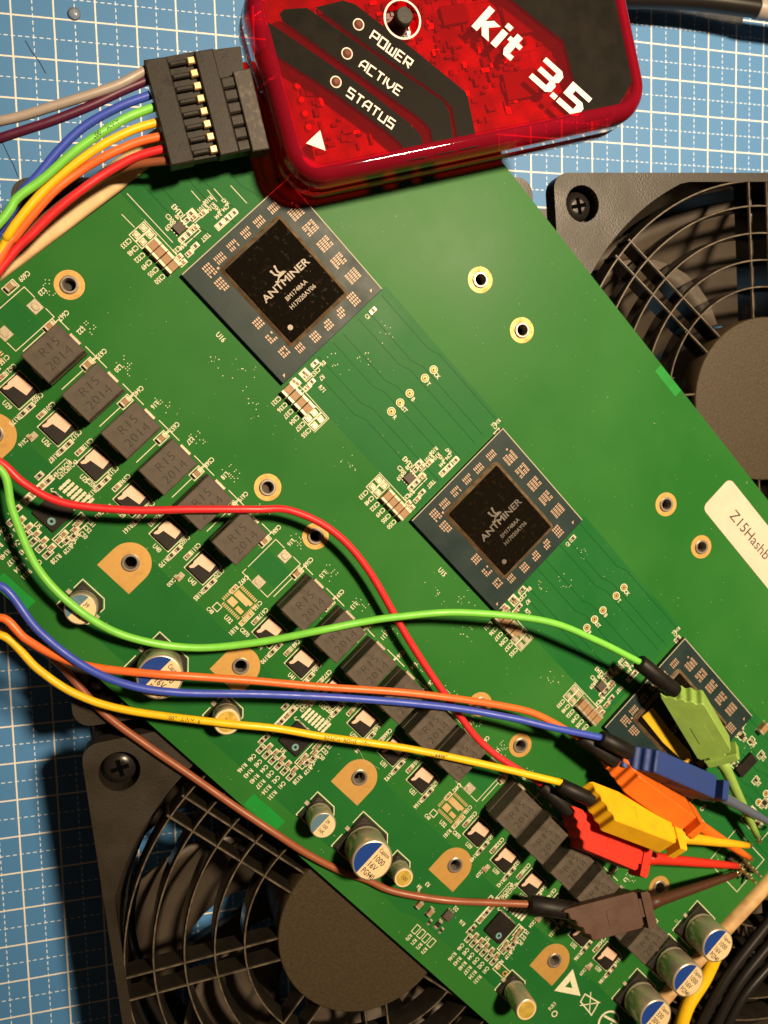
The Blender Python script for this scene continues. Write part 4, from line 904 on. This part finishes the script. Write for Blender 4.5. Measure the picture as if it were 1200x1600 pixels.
# ------------------------------------------------------------------ test leads and loose wires
def wire_text(path, r, s0, txt, size, mat_, parent):
    """letters wrapped round the upper side of a wire, starting s0 mm along it"""
    cum = [0]
    for i in range(1, len(path)): cum.append(cum[-1] + (path[i]-path[i-1]).length)
    def fn(o):
        s = s0 + o[0]
        k = 1
        while k < len(cum)-1 and cum[k] < s: k += 1
        t = (s - cum[k-1])/max(1e-6, cum[k]-cum[k-1]); p_ = path[k-1].lerp(path[k], t); tn = (path[k]-path[k-1]).normalized()
        sd = Vector((-tn.y, tn.x, 0)).normalized(); up = tn.cross(sd); up = up if up.z > 0 else -up; a = o[1]/r
        return tuple(p_ + (up*math.cos(a) + sd*math.sin(a))*(r + .05))
    m_ = MB(); m_.text(txt, 0, 0, size, 0, 0, 0, .9, .0, 'L', fn); return m_.build('wire_print', mat_, parent)
def clip(root, col, rear, front, tip, roll, armmat=None, length=None):
    """spring hook clip: ridged body, collar, tapered arm, hook"""
    R_, F_, T_ = Vector(rear), Vector(front), Vector(tip); x = (F_ - R_).normalized(); ln = (F_ - R_).length
    up = Vector((0, 0, 1)); up = (up - x*up.dot(x)).normalized(); left = up.cross(x)
    y = (up*roll[0] + left*roll[1]).normalized(); z = x.cross(y)      # y: towards the narrow side that carries the ridges
    M = Matrix((x, y, z)).transposed().to_4x4(); M.translation = R_; zs_ = 1 if z.z > 0 else -1
    p0, p1 = Vector((-1.6, -4.1)), Vector((4.6, 4.1)); dr = (p1 - p0).normalized(); nr = Vector((-dr.y, dr.x)); rid = []
    for i in range(33):
        t = i/32; q = p0.lerp(p1, t) + nr*(.30*math.cos(2*math.pi*4*t) - .3); rid.append((q.x, q.y))
    out = [(-.8, -4.5), (ln - 3.4, -4.5), (ln - 2.6, -3.9), (ln - 2.6, 3.7), (ln - 3.4, 4.35), (5.1, 4.35)] + rid[::-1]
    out = ccw(out)
    b = MB(); n = len(out); hz = 2.9; bv = .28; c0 = Vector((ln*.45, 0)); ins2 = [tuple(Vector(q) + (c0 - Vector(q)).normalized()*bv) for q in out]
    lv = [[(px_, py_, -hz) for px_, py_ in ins2], [(px_, py_, -hz + bv) for px_, py_ in out], [(px_, py_, hz - bv) for px_, py_ in out], [(px_, py_, hz) for px_, py_ in ins2]]
    vs = [M @ Vector(p_) for l in lv for p_ in l]; fs = [list(range(n))[::-1], [3*n + i for i in range(n)]]
    for l in range(3):
        for i in range(n): j = (i+1) % n; fs.append([l*n+i, l*n+j, (l+1)*n+j, (l+1)*n+i])
    b.add(vs, fs); body = b.build('clip_body', 'clip_' + col, root)
    pn = MB()                                   # raised panel on the broad face
    pn.prism([(ln*.45, -1.9), (ln*.45 + 5.5, -1.9), (ln*.45 + 5.5, 1.7), (ln*.45, 1.7)], hz - .02 if zs_ > 0 else -hz - .12, hz + .12 if zs_ > 0 else -hz + .02, 0, 0, M); pn.build('raised_panel', 'clip_' + col, body)
    c = MB(); c.prism([(ln - 3.0, -2.2), (ln - .3, -2.2), (ln - .3, 2.2), (ln - 3.0, 2.2)], -2.0, 2.0, 0, .2, M)
    c.prism([(ln - 1.4, -3.6), (ln + .6, -3.6), (ln + 1.1, -2.8), (ln + 1.1, 4.2), (ln + .6, 5.0), (ln - 1.4, 5.0)], -2.5, 2.5, 0, .4, M); c.build('clip_collar', 'clip_' + col, root)
    a0 = M @ Vector((ln + .9, 0, 0)); pts = [a0.lerp(T_, t) for t in (0, .12, .35, .6, .85, 1)]
    MB().tube(pts, [2.0, 1.55, 1.35, 1.2, .98, .85], 16).build('clip_arm', armmat or 'clip_' + col, root)
    d_ = (T_ - a0).normalized(); sd = Vector((-d_.y, d_.x, 0)).normalized(); hk = MB()
    for s_ in (-1, 1): hk.tube([T_ - d_*.5 + sd*.35*s_, T_ + d_*1.4 + sd*.45*s_, T_ + d_*2.7 + sd*.3*s_ - Vector((0, 0, .5)), T_ + d_*3.1 - Vector((0, 0, 1.3)), T_ + d_*2.4 - sd*.2*s_ - Vector((0, 0, 1.6))], .24, 8)
    hk.build('hook', 'hook_metal', root)
def sleeve(root, a, b, r0=1.75, flat=False):
    m_ = MB(); a, b = Vector(a), Vector(b); m_.tube([a, a.lerp(b, .03), a.lerp(b, .5), a.lerp(b, .97), b], [r0*.8, r0, r0, r0, r0*.92], 14); m_.build('sleeve', 'sleeve', root)
def lead(col, label, top, mids, bot, sl, cl, r=.87, prints=(), armmat=None):
    pts = [P(*q) for q in top] + [Vector(q) for q in mids] + [P(*q) for q in bot]
    path = spline(pts, 10)
    root = thing('test_lead', label, 'test lead', P(*bot[-1]), 0, 'coloured test leads with hook clips')
    off = P(*bot[-1]); root.location = (0, 0, 0)
    MB().tube(path, r, 14).build('wire', 'wire_' + col, root)
    for s0, t in prints: wire_text(path, r, s0, t, 1.0, 'ink', root)
    sleeve(root, P(*sl[0]), P(*sl[1]), sl[2] if len(sl) > 2 else 1.75)
    clip(root, col, P(*cl[0]), P(*cl[1]), P(*cl[2]), cl[3], armmat)
    return root
s3 = lambda pts, hs: [(x/3, y/3, h) for (x, y), h in zip(pts, hs)]
lead('green', 'test lead with light green wire and green hook clip nearest the third chip',
     s3([(735, 497), (600, 550), (480, 620), (350, 710), (200, 840), (80, 930), (10, 1030)], [48.5, 50, 50.5, 50.5, 50, 50, 50]), [(-11, -78, 51), (-17, -95, 52), (-11, -107, 50)],
     [(0, 733, 48.5), (20, 800, 48), (60, 890, 47.5), (125, 955, 47.4), (200, 995, 46), (300, 1012, 45), (400, 1004, 46), (500, 985, 48.6), (560, 973, 48.9), (620, 964, 50), (720, 957, 51), (850, 970, 51), (930, 1000, 51), (1002, 1036, 50.5)],
     [(998, 1034, 50.5), (1055, 1080, 50), 2.1], [(1060, 1074, 50), (1124, 1182, 49), (1184, 1308, 45), (.62, .78)], prints=((9, 'AWM  1007'),))
lead('blue', 'test lead with blue wire and dark blue hook clip between the green and orange clips',
     s3([(705, 445), (560, 500), (400, 590), (280, 700), (180, 820), (100, 905), (30, 1030)], [48.5, 48.5, 48, 47.5, 47, 46.5, 46]), [(-12, -82, 46), (-26, -102, 46), (-24, -125, 47), (-10, -139, 48)],
     [(0, 915, 48), (60, 985, 48.5), (130, 1040, 49.5), (200, 1070, 51), (280, 1082, 51.2), (420, 1085, 50), (560, 1092, 49.2), (700, 1105, 49), (800, 1122, 50), (860, 1136, 51.2), (942, 1153, 51.5)],
     [(938, 1152, 51.5), (985, 1176, 52), 2.0], [(984, 1180, 52), (1112, 1236, 50.5), (1212, 1290, 46), (.9, .4)], armmat='arm_blue')
lead('orange', 'test lead with orange wire and bright orange hook clip lying above the yellow arm',
     s3([(760, 638), (640, 668), (500, 730), (380, 800), (260, 890), (150, 1010), (70, 1110), (15, 1180)], [48.5, 48.5, 48.5, 48, 48, 47.5, 47, 47]), [(-9, -86, 46), (-23, -108, 45), (-25, -128, 45), (-11, -146, 45)],
     [(0, 965, 45.5), (40, 998, 46), (90, 1026, 47.5), (150, 1043, 49), (240, 1053, 51), (300, 1057, 51), (400, 1064, 49.5), (500, 1073, 48.9), (620, 1081, 49), (700, 1090, 48.9), (780, 1102, 48), (840, 1117, 47.5), (915, 1158, 48)],
     [(905, 1150, 48), (962, 1190, 49.5), 2.0], [(958, 1193, 50), (1078, 1280, 50), (1170, 1340, 44.5), (.93, -.35)])
lead('yellow', 'test lead with printed yellow wire and yellow hook clip resting on the red clip',
     s3([(748, 570), (620, 610), (480, 680), (350, 770), (230, 870), (120, 990), (40, 1100), (0, 1190)], [48.5, 49, 49.2, 49, 48.6, 48.5, 48, 47]), [(-10, -90, 46), (-27, -112, 44), (-31, -136, 43), (-13, -150, 42.5)],
     [(0, 992, 43), (60, 1046, 43), (120, 1085, 43.5), (200, 1110, 44.5), (350, 1130, 47.2), (430, 1138, 47.5), (500, 1150, 47), (580, 1161, 47.5), (650, 1172, 49), (760, 1195, 49.5), (878, 1223, 50.5)],
     [(872, 1226, 50), (925, 1250, 51.5), 1.9], [(922, 1256, 53), (1052, 1306, 52.5), (1168, 1321, 45.5), (.78, -.62)], prints=((195, '1007  AWM  6'), (231, 'REACH  ROHS  VW-1'), (257, 'LL64987')))
lead('red', 'test lead with red wire and red hook clip beneath the yellow clip',
     s3([(778, 695), (640, 735), (500, 810), (370, 900), (250, 1000), (150, 1100), (50, 1200)], [48.5, 48, 47.5, 47.5, 47, 46.5, 46]), [(-7, -82, 46), (-13, -95, 47), (-8, -106, 48)],
     [(0, 722, 48), (40, 757, 48), (100, 786, 48.3), (200, 797, 48.6), (300, 796, 48.8), (400, 796, 48.6), (455, 798, 47), (520, 830, 46), (575, 890, 45.5), (640, 1002, 45), (700, 1092, 44.8), (760, 1168, 44.8), (855, 1230, 46)],
     [(845, 1226, 46), (890, 1268, 47.5), 1.9], [(884, 1288, 48.5), (1002, 1338, 48), (1152, 1353, 44.5), (.36, -.93)])
lead('brown', 'test lead with brown wire and dark brown hook clip nearest the three big capacitors',
     s3([(795, 752), (650, 770), (530, 806), (400, 880), (280, 965), (170, 1060), (60, 1170), (0, 1240)], [48.5, 47, 45, 44.3, 43.8, 43.4, 43, 43]), [(-8, -92, 42), (-22, -112, 41), (-25, -133, 40), (-10, -149, 40)],
     [(0, 985, 40), (50, 1008, 39.8), (90, 1035, 39.6), (160, 1112, 39.4), (230, 1165, 39.4), (300, 1213, 39.6), (370, 1262, 40.4), (430, 1302, 41.4), (480, 1334, 41.3), (535, 1362, 41.2), (572, 1374, 41.2), (604, 1389, 41.3), (640, 1398, 42), (700, 1407, 43), (760, 1410, 45), (832, 1413, 47.5)],
     [(826, 1412, 47.5), (900, 1424, 49), 2.3], [(886, 1446, 50), (1006, 1414, 49.5), (1150, 1366, 44.6), (.34, -.94)])
for col, lab, pts in (('beige', 'loose beige jumper wire running left from the top of the connector', [(685, 328, 49), (560, 395, 49.5), (420, 445, 49.8), (250, 498, 49.8), (100, 545, 49.5), (-60, 585, 49), (-400, 700, 45)]),
                      ('purple', 'loose dark purple jumper wire running left just below the beige one', [(700, 372, 48.5), (560, 432, 48.8), (420, 498, 49), (250, 565, 49), (100, 615, 48.8), (-60, 670, 48), (-400, 800, 44)])):
    path = spline([P(x/3, y/3, h) for x, y, h in pts], 10); o = MB().tube(path, .95 if col == 'beige' else .92, 14).build('jumper_wire', 'wire_' + col); tag(o, lab, 'wire', 'loose jumper wires')

# ------------------------------------------------------------------ wooden sticks, strip, cables
def stick(name, a, b, wd, ht, z0, m_, lab, round_=False):
    d_ = Vector((b[0]-a[0], b[1]-a[1])); ln = d_.length; ang = math.atan2(d_.y, d_.x); mb = MB(); n = 24; seg = 16; pts = []
    for i in range(n + 1):
        t = i/n; x = ln*t; wob = .25*math.sin(t*5 + ln)
        pts.append(Vector((x, wob, 0)))
    prof = [(math.copysign(abs(math.cos(a_))**(1 if round_ else .45), math.cos(a_))*wd/2, math.copysign(abs(math.sin(a_))**(1 if round_ else .5), math.sin(a_))*ht/2) for a_ in [2*math.pi*k/seg for k in range(seg)]]
    vs = [(p_.x, p_.y + y, z0 + ht/2 + z) for p_ in pts for y, z in prof]; fs = []
    for i in range(n):
        for k in range(seg): j = (k+1) % seg; fs.append([i*seg+k, (i+1)*seg+k, (i+1)*seg+j, i*seg+j])
    fs += [list(range(seg)), [n*seg + k for k in range(seg)][::-1]]; mb.add(vs, fs, 0, True)
    o = mb.build(name, m_, None, (a[0], a[1], 0), (0, 0, ang)); tag(o, lab, 'stick', 'wooden sticks along the board ends'); return o
a, b = L(385, 60, 38), L(0, 428, 38)
w0, w1 = BR @ Vector((UE(46) - 3.4, 46, 0)) + BO, BR @ Vector((UE(-76) - 3.1, -76, 0)) + BO
stick('wooden_stick', (w1.x, w1.y), (w0.x, w0.y), 5.6, 2.6, 38.05, 'wood_pale', 'flat pale wooden stick at the upper left under the coloured wires')
w0, w1 = P(1240, 1345, 42), P(1030, 1580, 42)
stick('wooden_stick', (w1.x, w1.y), (w0.x, w0.y), 4.2, 4.2, 38.05, 'wood', 'round wooden stick at the lower right behind the three big capacitors', True)
ys = [L(*p_, 42.6) for p_ in ((1003, 1120), (1020, 1106), (1046, 1140), (1078, 1175), (1081, 1188), (1072, 1194), (1035, 1160))]
pl = ccw([(p_.x, p_.y) for p_ in ys]); o = MB().prism([(BR @ Vector((x, y, 0)) + BO).to_2d()[:] for x, y in pl], 42.4, 42.85, 0, .1).build('plastic_strip', 'yellow_strip')
tag(o, 'flat yellow plastic strip lying on the third chip under the green clip', 'plastic strip')
bc = thing('black_cable', 'thick black cable crossing the top right corner of the mat', 'cable', (0, 0, 0))
pc = spline([P(x, y, h) for x, y, h in ((880, -14, 6.5), (960, -4, 7), (1020, -2, 8), (1090, 1, 9), (1150, 8, 10), (1184, 13, 10.5))], 8)
MB().tube(pc, 2.75, 20).build('cable_jacket', 'cable', bc)
pe = spline([P(1182, 13, 10.5), P(1200, 16, 10.8), P(1260, 24, 11)], 6); MB().tube(pe, [2.9]*len(pe), 20).build('cable_plug', 'wire_beige', bc)
fm = [P(x, y, 0.4) for x, y in ((960, 4), (1085, 12), (1162, 26), (1159, 40), (1080, 22), (960, 14))]
o = MB().prism(ccw([(p_.x, p_.y) for p_ in fm]), .05, .5, 0, .1).build('clear_film', 'clear_film'); tag(o, 'narrow clear plastic film strip on the mat below the black cable', 'plastic film')
for i, (x0, y0, x1, y1, r_, z_) in enumerate(((1205, 1435, 1075, 1640, 1.5, 40.2), (1212, 1462, 1100, 1640, 1.5, 40.0), (1216, 1492, 1118, 1640, 1.3, 39.6))):
    path = spline([P(x0 + 40, y0 - 60, z_), P(x0, y0, z_), P((x0+x1)/2 - 8, (y0+y1)/2 - 6, z_ + .5), P(x1, y1, z_), P(x1 - 20, y1 + 40, z_)], 10)
    o = MB().tube(path, r_, 14).build('fan_cable', 'cable'); tag(o, ['black fan cable nearest the wooden stick at the lower right', 'middle black fan cable at the lower right corner', 'outermost black fan cable over the lower right fan grill'][i], 'cable', 'black fan cables at the lower right')
path = spline([P(1118, 1492, 40.4), P(1100, 1530, 40.0), P(1075, 1570, 40.0), P(1062, 1610, 40.0), P(1055, 1650, 40)], 10)
o = MB().tube(path, 1.9, 16).build('yellow_cable', 'wire_yellow'); tag(o, 'thick yellow cable behind the big capacitors at the bottom right', 'cable')
